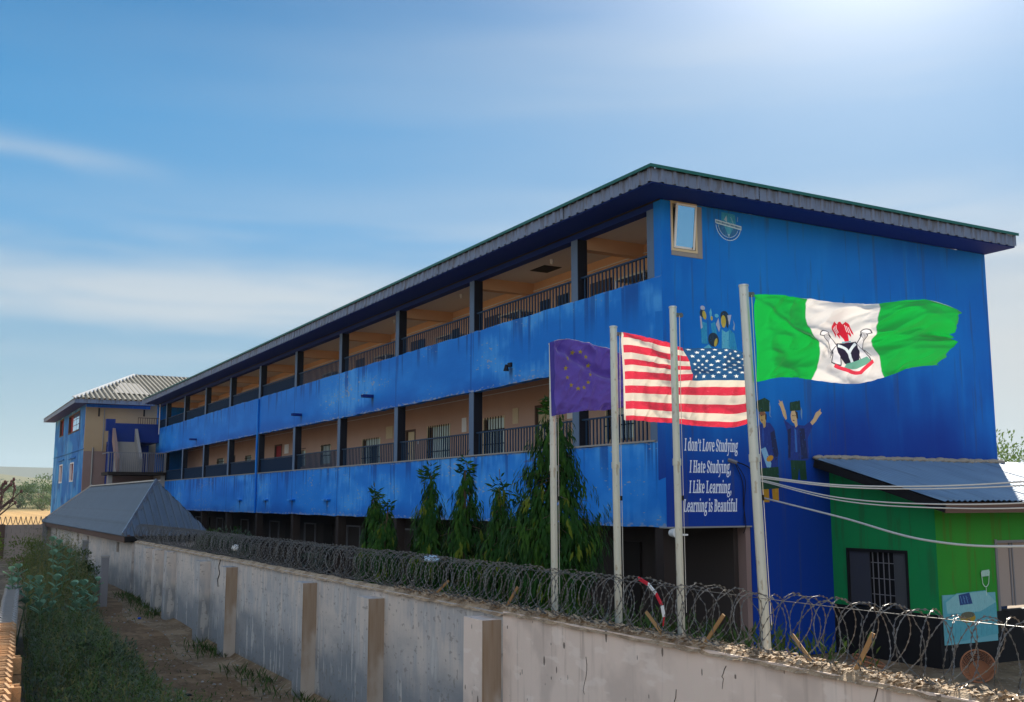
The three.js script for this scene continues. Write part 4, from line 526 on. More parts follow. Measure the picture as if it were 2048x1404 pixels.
flag('striped_flag', 'red and white striped flag with a blue starred corner at its loose end', -9.58, [0, 0.2, 0.4, 0.6, 0.75, 0.88, 1], [0, 0.27, 0.54, 1],
  [[[0.065, 4.86], [0.32, 4.8], [0.56, 4.755], [0.79, 4.71], [1.1, 4.7], [1.35, 4.69], [1.54, 4.66]], [[0.075, 4.59], [0.33, 4.56], [0.6, 4.53], [0.87, 4.52], [1.1, 4.52], [1.35, 4.52], [1.55, 4.52]], [[0.085, 4.33], [0.34, 4.32], [0.62, 4.32], [0.88, 4.33], [1.1, 4.34], [1.35, 4.34], [1.55, 4.34]], [[0.1, 3.88], [0.35, 3.86], [0.62, 3.85], [0.86, 3.83], [1.1, 3.82], [1.35, 3.81], [1.57, 3.87]]],
  canvasTex(1536, 1014, (g, w, h) => {
    for (let i = 0; i < 13; i++) { g.fillStyle = i % 2 ? '#d9cfc2' : '#cc3048'; g.fillRect(0, i * 78, w, 79); } const r = rng(8); for (let i = 0; i < 900; i++) { const k = Math.floor(r() * 7) * 2; g.fillStyle = r() < 0.5 ? 'rgba(245,140,150,0.35)' : 'rgba(170,10,30,0.3)'; g.fillRect(r() * w, k * 78 + r() * 70, 3 + r() * 22, 2 + r() * 4); }
    const x0 = w * 0.6; g.fillStyle = '#1c5080'; g.fillRect(x0, 0, w - x0, 78 * 7); for (let j = 0; j < 9; j++) for (let i = 0; i < (j % 2 ? 5 : 6); i++) star(g, '#f2f2ee', x0 + 52 + i * 102 + (j % 2 ? 51 : 0), 40 + j * 58, 25); g.fillStyle = '#cfc8bc'; g.fillRect(0, 0, 34, h);
  }), (u, v) => 0.05 * u * Math.sin(u * 7.5 + 0.6) + 0.03 * sstep(0.5, 0.7, u) * Math.sin(v * 13 + u * 9) * (1 - v) + 0.03 * Math.exp(-(((v - u * 0.62 - 0.03) / 0.05) ** 2)) * sstep(0.7, 0.1, u) + 0.022 * v * Math.sin(u * 19 + v * 5) + 0.006 * Math.sin(u * 70 + v * 4) * v, true);
flag('starred_flag', 'violet blue flag with a ring of gold stars, leftmost of the three flags', -10.9, [0, 0.25, 0.5, 0.75, 1], [0, 0.5, 1],
  [[[-0.06, 4.91], [0.14, 4.95], [0.41, 4.91], [0.63, 4.86], [0.9, 4.76]], [[-0.05, 4.46], [0.14, 4.49], [0.4, 4.48], [0.62, 4.46], [0.9, 4.44]], [[-0.04, 4.01], [0.13, 4.04], [0.4, 4.08], [0.62, 4.09], [0.92, 4.14]]],
  canvasTex(1024, 1024, (g, w, h) => { g.fillStyle = '#6450b8'; g.fillRect(0, 0, w, h); fleck(g, w, h, 500, 'rgba(20,10,80,0.12)', 6); for (let i = 0; i < 12; i++) { const a = i * Math.PI / 6 + 0.1; star(g, '#a89a20', 400 + 165 * Math.cos(a), 430 + 240 * Math.sin(a), 34); } g.fillStyle = '#b9b4cc'; g.fillRect(0, 0, w, 14); g.fillStyle = '#3a2ca0'; g.fillRect(0, 0, 60, h); }),
  (u, v) => 0.03 + 0.05 * u * Math.sin(u * 6 + 1) - 0.1 * Math.exp(-(((v - 0.06 - u * 0.36 - 0.1 * Math.sin(u * 3)) / 0.06) ** 2)) * sstep(0.02, 0.15, u) + 0.03 * Math.sin(v * 7 + u * 3) * u + 0.025 * Math.exp(-(((u - 0.42 + (1 - v) * 0.1) / 0.06) ** 2)) * sstep(0.55, 0.8, v), false);

// ---------------------------------------------------------------- green building at the gable
{
  const X = 16.16, Z = -13.2, G = thing('green_lean_to', 'small green building with lean-to metal roof against the gable', 'building', [X, 0, Z]);
  const wa = -15.35, wb = -13.85, wy0 = 0.98, wy1 = 2.06;
  const side = (y0, a, b, ya) => { const s = new THREE.Shape([[a, y0], [b, y0], [b, ya[1]], [a, ya[0]]].map(([z, y]) => new THREE.Vector2(-z, y))); return new THREE.ExtrudeGeometry(s, { depth: 0.18, bevelEnabled: false }).rotateY(Math.PI / 2).translate(X, 0, 0); };
  mesh('side_wall', [side(2.06, ZG, Z, [3.6, 2.98]), box(X, X + 0.18, 0.95, 2.06, ZG, wa), box(X, X + 0.18, 0.95, 2.06, wb, Z)], M.green, G); mesh('plinth', [box(X - 0.01, X + 0.18, 0, 0.95, ZG, Z), box(X + 0.18, 25, 0, 0.95, Z - 0.18, Z + 0.01)], M.black, G);
  mesh('front_wall', [box(X + 0.002, 17.8, 0.95, 2.98, Z - 0.18, Z + 0.002), box(17.8, 19.4, 2.25, 2.98, Z - 0.18, Z), box(19.4, 25, 0.95, 2.98, Z - 0.18, Z)], M.lime, G);
  const sh = mesh('roller_door', box(17.8, 19.4, 1.02, 2.25, Z - 0.1, Z - 0.05), mat({ rgb: [0.36, 0.3, 0.27] }), G); mesh('door_frame', [box(17.78, 17.84, 0.95, 2.27, Z - 0.05, Z + 0.02), box(18.25, 18.28, 1.02, 2.2, Z - 0.05, Z - 0.03), box(18.33, 18.36, 1.02, 2.2, Z - 0.05, Z - 0.03), box(17.84, 19.4, 2.2, 2.25, Z - 0.05, Z + 0.02)], M.grey, sh);
  const w = mesh('window', [box(X - 0.02, X + 0.06, wy1 - 0.05, wy1 + 0.01, wa, wb), box(X - 0.02, X + 0.06, wy0, wy1 - 0.05, wa, wa + 0.05), box(X - 0.02, X + 0.06, wy0, wy1 - 0.05, wb - 0.05, wb)], M.black, G); mesh('dark_room', box(X + 0.15, X + 0.18, wy0 - 0.02, wy1, wa, wb), M.black, w);
  mesh('shutter', box(X + 0.02, X + 0.05, wy0, wy1 - 0.05, wa + 0.05, -14.8), mat({ rgb: [0.05, 0.055, 0.075] }), w); mesh('shutter', box(X + 0.02, X + 0.05, wy0, wy1 - 0.05, -14.2, wb - 0.05), mat({ rgb: [0.07, 0.075, 0.085] }), w);
  const bars = []; for (let z = -14.76; z < -14.2; z += 0.13) bars.push(box(X + 0.06, X + 0.075, wy0, wy1 - 0.05, z, z + 0.015)); for (const y of [1.2, 1.5, 1.8]) bars.push(box(X + 0.06, X + 0.075, y, y + 0.015, -14.8, -14.2)); mesh('window_bars', bars, M.grey, w);
  // lean-to roof
  const za = ZG + 0.0, zb = -12.6, ya = 3.86, yb = 2.98, xl = 15.72; const L = 9.3, n = 10;
  for (let i = 0; i < n; i++) mesh('roof_sheet', ribbed([xl + i * L / n, yb + 0.006 * (i % 2), zb], [xl + (i + 1) * L / n + 0.04, yb + 0.006 * (i % 2), zb], [xl + i * L / n, ya + 0.006 * (i % 2), za], [xl + (i + 1) * L / n + 0.04, ya + 0.006 * (i % 2), za], 0.15, 0.03, 'wave'), M.zincTeal, G);
  const fl = []; { const r = rng(15); for (let i = 0; i < 90; i++) { const x = lerp(xl + 0.05, XE - 0.05, i / 89), s = 0.05 + 0.04 * r(); fl.push(new THREE.IcosahedronGeometry(s, 1).scale(1.5, 0.75, 1.4).rotateY(r() * 6).translate(x, ya - 0.01 + 0.03 * r(), ZG + 0.05 + 0.05 * r())); } } mesh('mortar_flashing', fl, mat({ rgb: [0.34, 0.3, 0.25] }), G);
  mesh('barge_board', bar([xl + 0.02, ya - 0.11, ZG + 0.02], [xl + 0.02, yb - 0.11, zb - 0.02], 0.03, 0.16, 0), M.black, G); mesh('fascia_board', box(xl + 0.04, 25, yb - 0.2, yb - 0.02, zb - 0.06, zb - 0.03), M.brownBoard, G); for (const d of [0, 1.5, 3, 4.5]) mesh('rafter', bar([X + 0.3 + d, ya - 0.12, ZG + 0.02], [X + 0.3 + d, yb - 0.12, zb - 0.07], 0.05, 0.1), M.brownBoard, G); mesh('soffit', quadGeo([xl + 0.04, ya - 0.06, ZG + 0.02, 25, ya - 0.06, ZG + 0.02, 25, yb - 0.06, zb - 0.07, xl + 0.04, ya - 0.06, ZG + 0.02, 25, yb - 0.06, zb - 0.07, xl + 0.04, yb - 0.06, zb - 0.07]), M.dark, G);
  tag(mesh('painted_board', box(16.22, 17.68, 0.42, 1.3, Z + 0.012, Z + 0.03), mat({ rgb: [0.16, 0.42, 0.5] }), G), 'light blue painted tablecloth panel');
  print('table_mural', G, 16.22, 17.72, 0.42, 1.72, Z + 0.034, canvasTex(600, 520, (g) => {
    poly(g, '#4f9fb0', [[6, 210], [150, 160], [470, 150], [584, 240], [590, 470], [10, 512]]); poly(g, '#7fb8c0', [[150, 165], [470, 155], [584, 240], [400, 300], [40, 300], [30, 220]]); poly(g, '#0e3a78', [[170, 172], [290, 160], [320, 240], [180, 246]]); g.strokeStyle = '#6fa6d0'; g.lineWidth = 4; for (let i = 0; i < 3; i++) { g.beginPath(); g.moveTo(190 + i * 30, 180); g.lineTo(206 + i * 32, 236); g.stroke(); }
    oval(g, '#a88a20', 260, 340, 84, 34); oval(g, '#5a5a48', 260, 318, 76, 22); g.strokeStyle = '#3d8898'; g.lineWidth = 5; for (let i = 0; i < 9; i++) { g.beginPath(); g.moveTo(60 + i * 58, 400); g.lineTo(50 + i * 58, 470); g.stroke(); }
    g.strokeStyle = '#b6cfc6'; g.lineWidth = 7; g.beginPath(); g.moveTo(438, 20); g.lineTo(448, 100); g.quadraticCurveTo(480, 150, 514, 100); g.lineTo(530, 16); g.closePath(); g.stroke(); poly(g, '#9fc4ba', [[440, 6], [530, 0], [526, 46], [444, 50]]); g.beginPath(); g.moveTo(482, 130); g.lineTo(482, 190); g.stroke();
  }, true), 'painted table with cloth, book, bowl and drinking glass');
}
// cables from the gable over the yard
{
  const run = (pts, r, l) => tag(mesh('cable', curve(pts, r, 60, 5), M.cable), l, 'cable');
  run([[14.2, 3.47, -15.66], [14.9, 3.28, -14.2], [16.2, 3.27, -12.6], [18.2, 3.45, -11.4], [20.4, 3.75, -10.2]], 0.016, 'upper of two pale cables sweeping from the gable across the metal roof'); run([[14.2, 3.44, -15.66], [14.9, 3.24, -14.1], [16.2, 3.22, -12.5], [18.3, 3.38, -11.2], [20.4, 3.66, -10]], 0.014, 'lower of the two pale cables above the metal roof, nearly touching the first');
  run([[14.25, 3.4, -15.66], [14.4, 3.05, -13.8], [14.7, 2.94, -12], [15.4, 2.98, -10.5], [16.6, 3.2, -9.2]], 0.013, 'upper pale cable of the pair crossing the edge of the lean-to roof'); run([[14.22, 3.38, -15.66], [14.3, 2.99, -13.6], [14.6, 2.88, -11.9], [15.3, 2.9, -10.4], [16.6, 3.12, -9.1]], 0.012, 'lower pale cable of the pair crossing the edge of the lean-to roof');
  run([[14.3, 3.05, -15.66], [13.2, 2.72, -12.6], [12.2, 2.45, -10.1], [12.0, 2.42, -8.8], [12.4, 2.5, -7.9], [13, 2.72, -7.2]], 0.017, 'thick sagging pale cable looped low in front of the green walls');
  const c = thing('cable_bundle', 'tangle of loose black cables hanging from a hook beside the slogan', 'cables', [13.6, 3.7, ZG]); mesh('hook', [bar([13.5, 3.78, ZG], [13.62, 3.72, ZG + 0.12], 0.05)], M.grey, c);
  mesh('strand', [curve([[13.6, 3.72, ZG + 0.08], [13.82, 3.35, ZG + 0.03], [13.84, 2.9, ZG + 0.02], [13.86, 2.5, ZG + 0.04], [13.78, 2.38, ZG + 0.06]], 0.01, 30, 4), curve([[13.62, 3.72, ZG + 0.08], [13.88, 3.4, ZG + 0.04], [13.86, 3.0, ZG + 0.02], [13.82, 2.55, ZG + 0.04]], 0.009, 30, 4), curve([[13.6, 3.74, ZG + 0.1], [13.9, 3.66, ZG + 0.08], [14.2, 3.48, ZG + 0.02]], 0.012, 20, 4)], M.black, c);
}
// woven baskets lying in the yard
for (const [x, y, z, ry, rz, s, l] of [[15.7, 0.2, -12.1, 0.6, 1.25, 0.85, 'brown woven basket tipped on its side, nearer the right edge'], [14.1, 0.12, -13.1, 2.2, 0.3, 0.85, 'brown woven basket lying flat, left of the tipped one']]) {
  const b = thing('basket', l, 'basket', [x, y, z]); b.rotation.set(0, ry, rz); b.scale.setScalar(s); const mt = mat({ rgb: [0.3, 0.13, 0.07] }), P = (n, g) => { const o = new THREE.Mesh(g, mt); o.name = n; o.castShadow = o.receiveShadow = true; b.add(o); };
  for (let i = 0; i < 7; i++) P('hoop', new THREE.TorusGeometry(0.2 + i * 0.018, 0.008, 5, 28).rotateX(Math.PI / 2).translate(0, -0.2 + i * 0.075, 0)); const st = []; for (let i = 0; i < 26; i++) { const a = i / 26 * 2 * Math.PI; st.push(tube([0.2 * Math.cos(a), -0.2, 0.2 * Math.sin(a)], [0.308 * Math.cos(a), 0.25, 0.308 * Math.sin(a)], 0.007, 0.007, 5)); } P('stakes', mergeGeometries(st.map(flat))); P('rim', new THREE.TorusGeometry(0.312, 0.018, 8, 30).rotateX(Math.PI / 2).translate(0, 0.26, 0)); P('bottom', new THREE.CylinderGeometry(0.2, 0.2, 0.012, 24).translate(0, -0.2, 0));
}

// ---------------------------------------------------------------- plants
const leafMat = (rgb, t = 0.25) => new THREE.MeshPhysicalMaterial({ color: new THREE.Color().setRGB(...rgb), roughness: 0.8, specularIntensity: 0.25, transmission: t, thickness: 0, side: THREE.DoubleSide });
const LM = { mast: [leafMat([0.016, 0.066, 0.009]), leafMat([0.035, 0.1, 0.01]), leafMat([0.12, 0.16, 0.012])], bush: leafMat([0.06, 0.11, 0.03]), far: leafMat([0.1, 0.16, 0.05]), weed: leafMat([0.085, 0.14, 0.035]), weedDry: leafMat([0.19, 0.18, 0.06]), calo: leafMat([0.2, 0.36, 0.24], 0.2), grass: leafMat([0.05, 0.09, 0.02]) };
const barkM = mat({ rgb: [0.13, 0.09, 0.06] });
function leaf(tris, p, d, n, L, w, bend = 0.2) {        // a folded leaf of four triangles from p along d
  const s = d.clone().cross(n).normalize().multiplyScalar(w / 2), m = p.clone().addScaledVector(d, L * 0.45).addScaledVector(n, L * bend * 0.3), e = p.clone().addScaledVector(d, L).addScaledVector(n, -L * bend * 0.4), a = m.clone().add(s), b = m.clone().sub(s), P = (v) => tris.push(v.x, v.y, v.z);
  P(p); P(a); P(m); P(p); P(m); P(b); P(m); P(a); P(e); P(m); P(e); P(b);
}
function mastTree(x, z, h, rad, label, seed, tops = 1, group = 'weeping mast trees along the gallery front') {
  const t = thing('mast_tree', label, 'tree', [x, 0, z], group), r = rng(seed), parts = [[], [], []];
  const stems = tops === 1 ? [[0, 0, h]] : [[0, -0.3, h], [0.05, 0.36, h * (0.9 + 0.08 * r())]];
  mesh('trunk', stems.map(([dx, dz, hh]) => tube([x, 0, z], [x + dx, hh - 0.3, z + dz], 0.07, 0.015, 8)), barkM, t); const twigs = [];
  for (const [dx, dz, hh] of stems) {
    const N = Math.round(700 * hh * (rad + 0.25));
    for (let i = 0; i < N; i++) {                      // sprays: a drooping twig with hanging lance leaves
      const f = 1 - Math.sqrt(r()) * 0.98, y = lerp(0.12, hh, f), shape = Math.min(1, (1 - f) * 2.1 + 0.07) * (0.5 + 0.75 * vnoise(f * 8 + seed, 5 + Math.floor(3 * r()) * 2, 64, 64, seed)), a = r() * 6.283, gap = vnoise(a * 1.6 + 9, y * 2.3 + seed, 64, 64, seed + 2), rr = rad * shape * (0.35 + 0.75 * Math.sqrt(r())) * (0.7 + 0.6 * gap), top = f > 0.93; if (gap < 0.24 && !top) continue;
      const c = V3(x + dx * f + Math.cos(a) * rr, y + (r() - 0.5) * 0.1, z + dz * f + Math.sin(a) * rr), k = r() < 0.6 ? 0 : r() < 0.82 ? 1 : 2;
      for (let q = 0; q < 5; q++) { const d = V3(Math.cos(a + (r() - 0.5) * 2.2) * (0.25 + 0.4 * r()), top ? 0.5 * (r() - 0.4) : -0.75 - 0.5 * r(), Math.sin(a + (r() - 0.5) * 2.2) * (0.25 + 0.4 * r())).normalize(), n = V3(Math.cos(a), 0.35, Math.sin(a)).normalize(); leaf(parts[k], c.clone().add(V3((r() - 0.5) * 0.09, -q * 0.035, (r() - 0.5) * 0.09)), d, n, 0.12 + 0.1 * r(), 0.032 + 0.018 * r()); }
      if (i % 9 === 0) twigs.push(tube([x + dx * f, y + 0.1, z + dz * f], c.toArray(), 0.008, 0.004, 4));
    }
  }
  if (twigs.length) mesh('branch', twigs, barkM, t);
  parts.forEach((p, i) => { if (p.length) { const m = mesh('crown', quadGeo(p), LM.mast[i], t); } });
}
mastTree(8.6, -14.15, 4.72, 0.66, 'tallest weeping tree, behind the flagpole of the violet blue flag', 11);
mastTree(8.5, -15.45, 3.45, 0.36, 'mid height weeping tree left of the tallest one, its tip below the gallery', 12, 2);
mastTree(8.6, -17.25, 3.85, 0.42, 'right one of the two weeping trees growing together before the lower blue band', 13);
mastTree(8.6, -18.75, 3.78, 0.42, 'left one of the two weeping trees growing together before the lower blue band', 14);
mastTree(8.6, -21.4, 3.35, 0.36, 'two topped weeping tree standing alone, nearest to the shed among the tall ones', 15, 2);
mastTree(9.4, -36.2, 2.15, 0.5, 'slender young weeping tree in front of the dark ground floor', 16);
mastTree(7.3, -37.6, 2.45, 0.36, 'small conical green tree in front of the shed roof', 17);
function bush(name, x, z, w, h, label, seed, m, group, ls = 0.16, N = 1400, y0 = null, cat2 = 'bush') {
  const y = y0 ?? groundHeight(x, z), t = thing(name, label, cat2, [x, y, z], group), r = rng(seed), tr = [], br = [];
  const lobes = []; for (let i = 0; i < 7; i++) lobes.push([x + (r() - 0.5) * w * 0.8, y + h * (0.3 + 0.5 * r()), z + (r() - 0.5) * w * 0.8, w * (0.18 + 0.16 * r())]);
  for (let i = 0; i < N; i++) { const [lx, ly, lz, lr] = lobes[i % 7], d = V3(r() - 0.5, r() - 0.35, r() - 0.5).normalize(), c = V3(lx, ly, lz).addScaledVector(d, lr * (0.6 + 0.5 * r())); c.y = Math.max(c.y, y + 0.02); leaf(tr, c, d.clone().add(V3((r() - 0.5), (r() - 0.5) * 0.8, (r() - 0.5))).normalize(), V3(r() - 0.5, 1, r() - 0.5).normalize(), ls * (0.6 + 0.8 * r()), ls * 0.45); }
  for (const [lx, ly, lz] of lobes) br.push(tube([x, y, z], [lx, ly, lz], w * 0.015, w * 0.006, 5)); mesh('stems', br, barkM, t); mesh('crown', quadGeo(tr), m, t); return t;
}
bush('shrub', 7.6, -33.9, 1.3, 2.3, 'dark green rounded shrub right of the shed roof', 31, LM.bush, 'shrubs behind the far wall', 0.13, 1800); bush('shrub', 8.3, -32.2, 1.7, 2.25, 'wide grey green shrub behind the wire, right of the rounded one', 32, leafMat([0.07, 0.1, 0.07]), 'shrubs behind the far wall', 0.13, 1800); bush('shrub', 8.6, -25.6, 1.2, 1.9, 'thin twiggy shrub in the shade under the gallery', 33, leafMat([0.06, 0.08, 0.06]), 'shrubs behind the far wall', 0.12, 500);
{ const r = rng(44), tr = []; for (let i = 0; i < 900; i++) { const z = -7.2 - r() * 4.5, x = 6.75 + r() * 1.3; const a = r() * 6.28; leaf(tr, V3(x, 1.35 + 0.28 * r(), z), V3(Math.cos(a) * 0.6, 0.7, Math.sin(a) * 0.6).normalize(), V3(0, 1, 0), 0.12 + 0.1 * r(), 0.03); leaf(tr, V3(x, 0.2 + 1.1 * r(), z), V3(Math.cos(a) * 0.6, 0.7, Math.sin(a) * 0.6).normalize(), V3(0, 1, 0), 0.2, 0.04); } tag(mesh('undergrowth', quadGeo(tr), LM.grass), 'low green undergrowth behind the wall at the feet of the flagpoles', 'undergrowth', null, 'stuff'); }
// weeds between the block wall and the path
{
  const r = rng(61), A = [], B = [], Cc = [];
  for (let i = 0; i < 5200; i++) {
    const z = -12 - r() * 31, f = r(), xl = 1.0 + (-12.9 - z) * 0.078 + 0.15, xr = 3.75 + 0.45 * vnoise(z * 0.8 + 80, 1, 256, 8, 4) + Math.max(0, (-27 - z) * 0.1), x = lerp(xl, xr, f), y = groundHeight(x, z), env = 0.55 + 0.45 * vnoise(x * 0.9 + 30, z * 0.9 + 90, 256, 256, 6), edge = sstep(1.0, 0.6, f) * 0.65 + 0.35, h = (0.5 + 0.75 * r()) * env * edge * (1 + 1.0 * sstep(-27, -34, z));
    const a = r() * 6.28, lean = V3(Math.cos(a) * 0.3 * r(), 1, Math.sin(a) * 0.3 * r()).normalize(), base = V3(x, y, z), out = r() < (z < -30 ? 0.5 : 0.22) ? B : r() < 0.4 ? Cc : A;
    leaf(out, base, lean, V3(Math.cos(a + 1.6), 0, Math.sin(a + 1.6)), h, 0.012, 0.12);
    const n = 9 + Math.floor(r() * 8); for (let k = 0; k < n; k++) { const t = 0.25 + 0.78 * r(), b = r() * 6.28; leaf(out, base.clone().addScaledVector(lean, h * t), V3(Math.cos(b), 0.5 + 0.7 * r(), Math.sin(b)).normalize(), V3(0, 1, 0.2).normalize(), 0.05 + 0.09 * r(), 0.013 + 0.012 * r(), 0.3); }
  }
  tag(mesh('weeds', quadGeo(A), LM.weed), 'dense dark weeds filling the strip between block wall and path', 'weeds', null, 'stuff'); tag(mesh('grey_weeds', quadGeo(Cc), leafMat([0.12, 0.16, 0.1])), 'grey green fine leaved weeds mixed into the dark weeds', 'weeds', null, 'stuff'); tag(mesh('dry_weeds', quadGeo(B), LM.weedDry), 'dry seeding weeds among the dark weeds', 'weeds', null, 'stuff');
  const g = []; for (let i = 0; i < 2600; i++) { const z = -14 - r() * 22, nearWall = r() < 0.7, x = nearWall ? 5.9 - 0.7 * r() * r() : 3.6 + 1.6 * r(); if (vnoise(z * 0.8 + 77, x + 3, 256, 64, 8) < 0.45) continue; const a = r() * 6.28; leaf(g, V3(x, groundHeight(x, z), z), V3(Math.cos(a) * 0.7, 0.8, Math.sin(a) * 0.7).normalize(), V3(0, 1, 0), (nearWall ? 0.26 : 0.1) * (0.5 + r()), 0.022); } tag(mesh('grass_tufts', quadGeo(g), LM.grass), 'grass tufts along the foot of the wall and path', 'grass', null, 'stuff');
}
function calotropis(x, z, h, label, seed) {            // upright stems with broad pale opposite leaves
  const y = groundHeight(x, z), t = thing('broad_leaved_shrub', label, 'shrub', [x, y, z], 'pale broad leaved shrubs in the weeds'), r = rng(seed), sm = leafMat([0.12, 0.2, 0.12], 0.1);
  for (let s = 0; s < 3; s++) { const a = s * 2.1 + r(), top = V3(x + Math.cos(a) * 0.28, y + h * (0.8 + 0.25 * r()), z + Math.sin(a) * 0.28); mesh('stem', tube([x, y, z], top.toArray(), 0.02, 0.012, 6), sm, t);
    for (let k = 0; k < 6; k++) for (const sgn of [0, Math.PI]) { const f = 0.55 + 0.45 * k / 5, b = k * 1.57 + sgn + r() * 0.4, tr = [], p = V3(x, y, z).lerp(top, f), d = V3(Math.cos(b), 0.55 + 0.35 * f, Math.sin(b)).normalize(), L = 0.27 * (0.7 + 0.5 * r()) * (1.15 - 0.35 * f), n = V3(0, 1, 0), sd = d.clone().cross(n).normalize(), w = L * 0.36; const row = [0, 0.3, 0.6, 0.85, 1].map((q, i) => [p.clone().addScaledVector(d, L * (0.05 + q)).add(V3(0, -0.04 * q * q, 0)), w * [0.25, 0.95, 1, 0.6, 0.03][i]]); for (let i = 0; i < 4; i++) { const [c0, w0] = row[i], [c1, w1] = row[i + 1], u = V3(0, 0.03, 0); for (const e of [-1, 1]) { const q0 = c0.clone().addScaledVector(sd, e * w0).add(u), q1 = c1.clone().addScaledVector(sd, e * w1).add(u); tr.push(...c0.toArray(), ...q0.toArray(), ...q1.toArray(), ...c0.toArray(), ...q1.toArray(), ...c1.toArray()); } } mesh('leaf', quadGeo(tr), LM.calo, t); } }
}
calotropis(2.05, -27.0, 1.75, 'pale broad leaved shrub at the block wall, leftmost of the four', 71); calotropis(3.25, -31.0, 2.05, 'tallest pale broad leaved shrub rising above the weeds', 72); calotropis(2.5, -26.0, 1.5, 'pale broad leaved shrub in the middle of the weeds, lower left of the tallest', 73); calotropis(3.4, -26.6, 1.45, 'pale broad leaved shrub nearest the path', 74);
bush('weed_bush', 3.3, -36.5, 1.5, 1.75, 'yellow green fine leaved bush behind the broad leaved shrubs, left of the path', 181, leafMat([0.13, 0.17, 0.04]), 'bushes in the weeds', 0.1, 2200); bush('weed_bush', 4.35, -37.5, 1.4, 1.6, 'darker bush before the cream shed wall, right of the yellow green one', 182, leafMat([0.06, 0.1, 0.035]), 'bushes in the weeds', 0.1, 1800); bush('weed_bush', 3.1, -21.5, 1.0, 0.95, 'grey green low bush beside the path in the near weeds', 183, leafMat([0.1, 0.14, 0.08]), 'bushes in the weeds', 0.08, 1600);
// grey posts standing before the shed
for (const [x, z, h, l] of [[5.35, -42.3, 1.5, 'grey concrete post before the shed, the farther and shorter looking of two'], [4.75, -33.1, 1.35, 'grey concrete post before the shed, nearer the path']]) { const t = thing('concrete_post', l, 'post', [x, 0, z], 'grey posts in the weeds'); mesh('shaft', box(x - 0.1, x + 0.1, -0.4, h, z - 0.1, z + 0.1), M.grey, t); mesh('post_cap', box(x - 0.115, x + 0.115, h, h + 0.05, z - 0.115, z + 0.115), M.concrete, t); }

// ---------------------------------------------------------------- low wall of hollow blocks, lower left
{
  const W = thing('hollow_block_wall', 'low unfinished wall of orange hollow blocks beside the weeds', 'wall', [1, 0, -18]), r = rng(91), shapes = [];
  const block = (L, Wd, Hh) => { const g = [box(-Wd / 2, Wd / 2, 0, Hh * 0.55, -L / 2, L / 2), box(-Wd / 2, -Wd / 2 + 0.03, Hh * 0.55, Hh, -L / 2, L / 2), box(Wd / 2 - 0.03, Wd / 2, Hh * 0.55, Hh, -L / 2, L / 2)]; for (let k = 0; k < 6; k++) { const z = lerp(-L / 2, L / 2 - 0.024, k / 5), dh = 0.004 + (k % 2) * 0.03 + 0.012 * r(); g.push(box(-Wd / 2 + 0.03, Wd / 2 - 0.03, Hh * 0.55, Hh - dh, z, z + 0.028)); } const m = mergeGeometries(g.map(flat)); uvBox(m); return m; };
  const tones = [M.block, M.block.clone(), M.block.clone()]; tones[1].color.setRGB(0.85, 0.82, 0.8); tones[2].color.setRGB(1.1, 1.02, 0.92); tones[3] = M.concrete; for (let i = 0; i < 3; i++) shapes.push(block(0.37 + 0.005 * i, 0.25, 0.205));
  const put = (x, y, z, ry = 0) => { const m = new THREE.Mesh(shapes[Math.floor(r() * 3)], z < -19.5 ? tones[3] : tones[Math.floor(r() * 3)]); m.name = 'block'; m.castShadow = m.receiveShadow = true; m.position.set(x - 1 + (r() - 0.5) * 0.015, y, z + 18 + (r() - 0.5) * 0.01); m.rotation.y = ry + (r() - 0.5) * 0.03; W.add(m); };  // blocks past the sunlit stretch go grey: shade put into their colour
  const line = (z) => 1.0 + (-12.87 - z) * 0.0765 - 0.2; for (let i = 0; i < 46; i++) { const z = -10.6 - i * 0.39; for (let c = 0; c < 6; c++) if (c > 3 || i < 8) put(line(z), -0.42 + c * 0.22 + (i > 20 ? 0.03 : 0) + 0.1, z + (c % 2 ? 0.19 : 0), 0.0765); }
  for (const [z, n] of [[-13.2, 6], [-11.6, 5], [-15.6, 6]]) for (let c = 0; c < n; c++) put(line(z) + 0.06, -0.34 + c * 0.22, z, Math.PI / 2);
  const sh = []; for (let i = 0; i < 46; i++) { const z = -10.6 - i * 0.39; sh.push(box(line(z) - 0.1, line(z) + 0.1, -0.45, 0.45, z - 0.19, z + 0.19)); } mesh('lower_courses', sh, M.block, W);
}

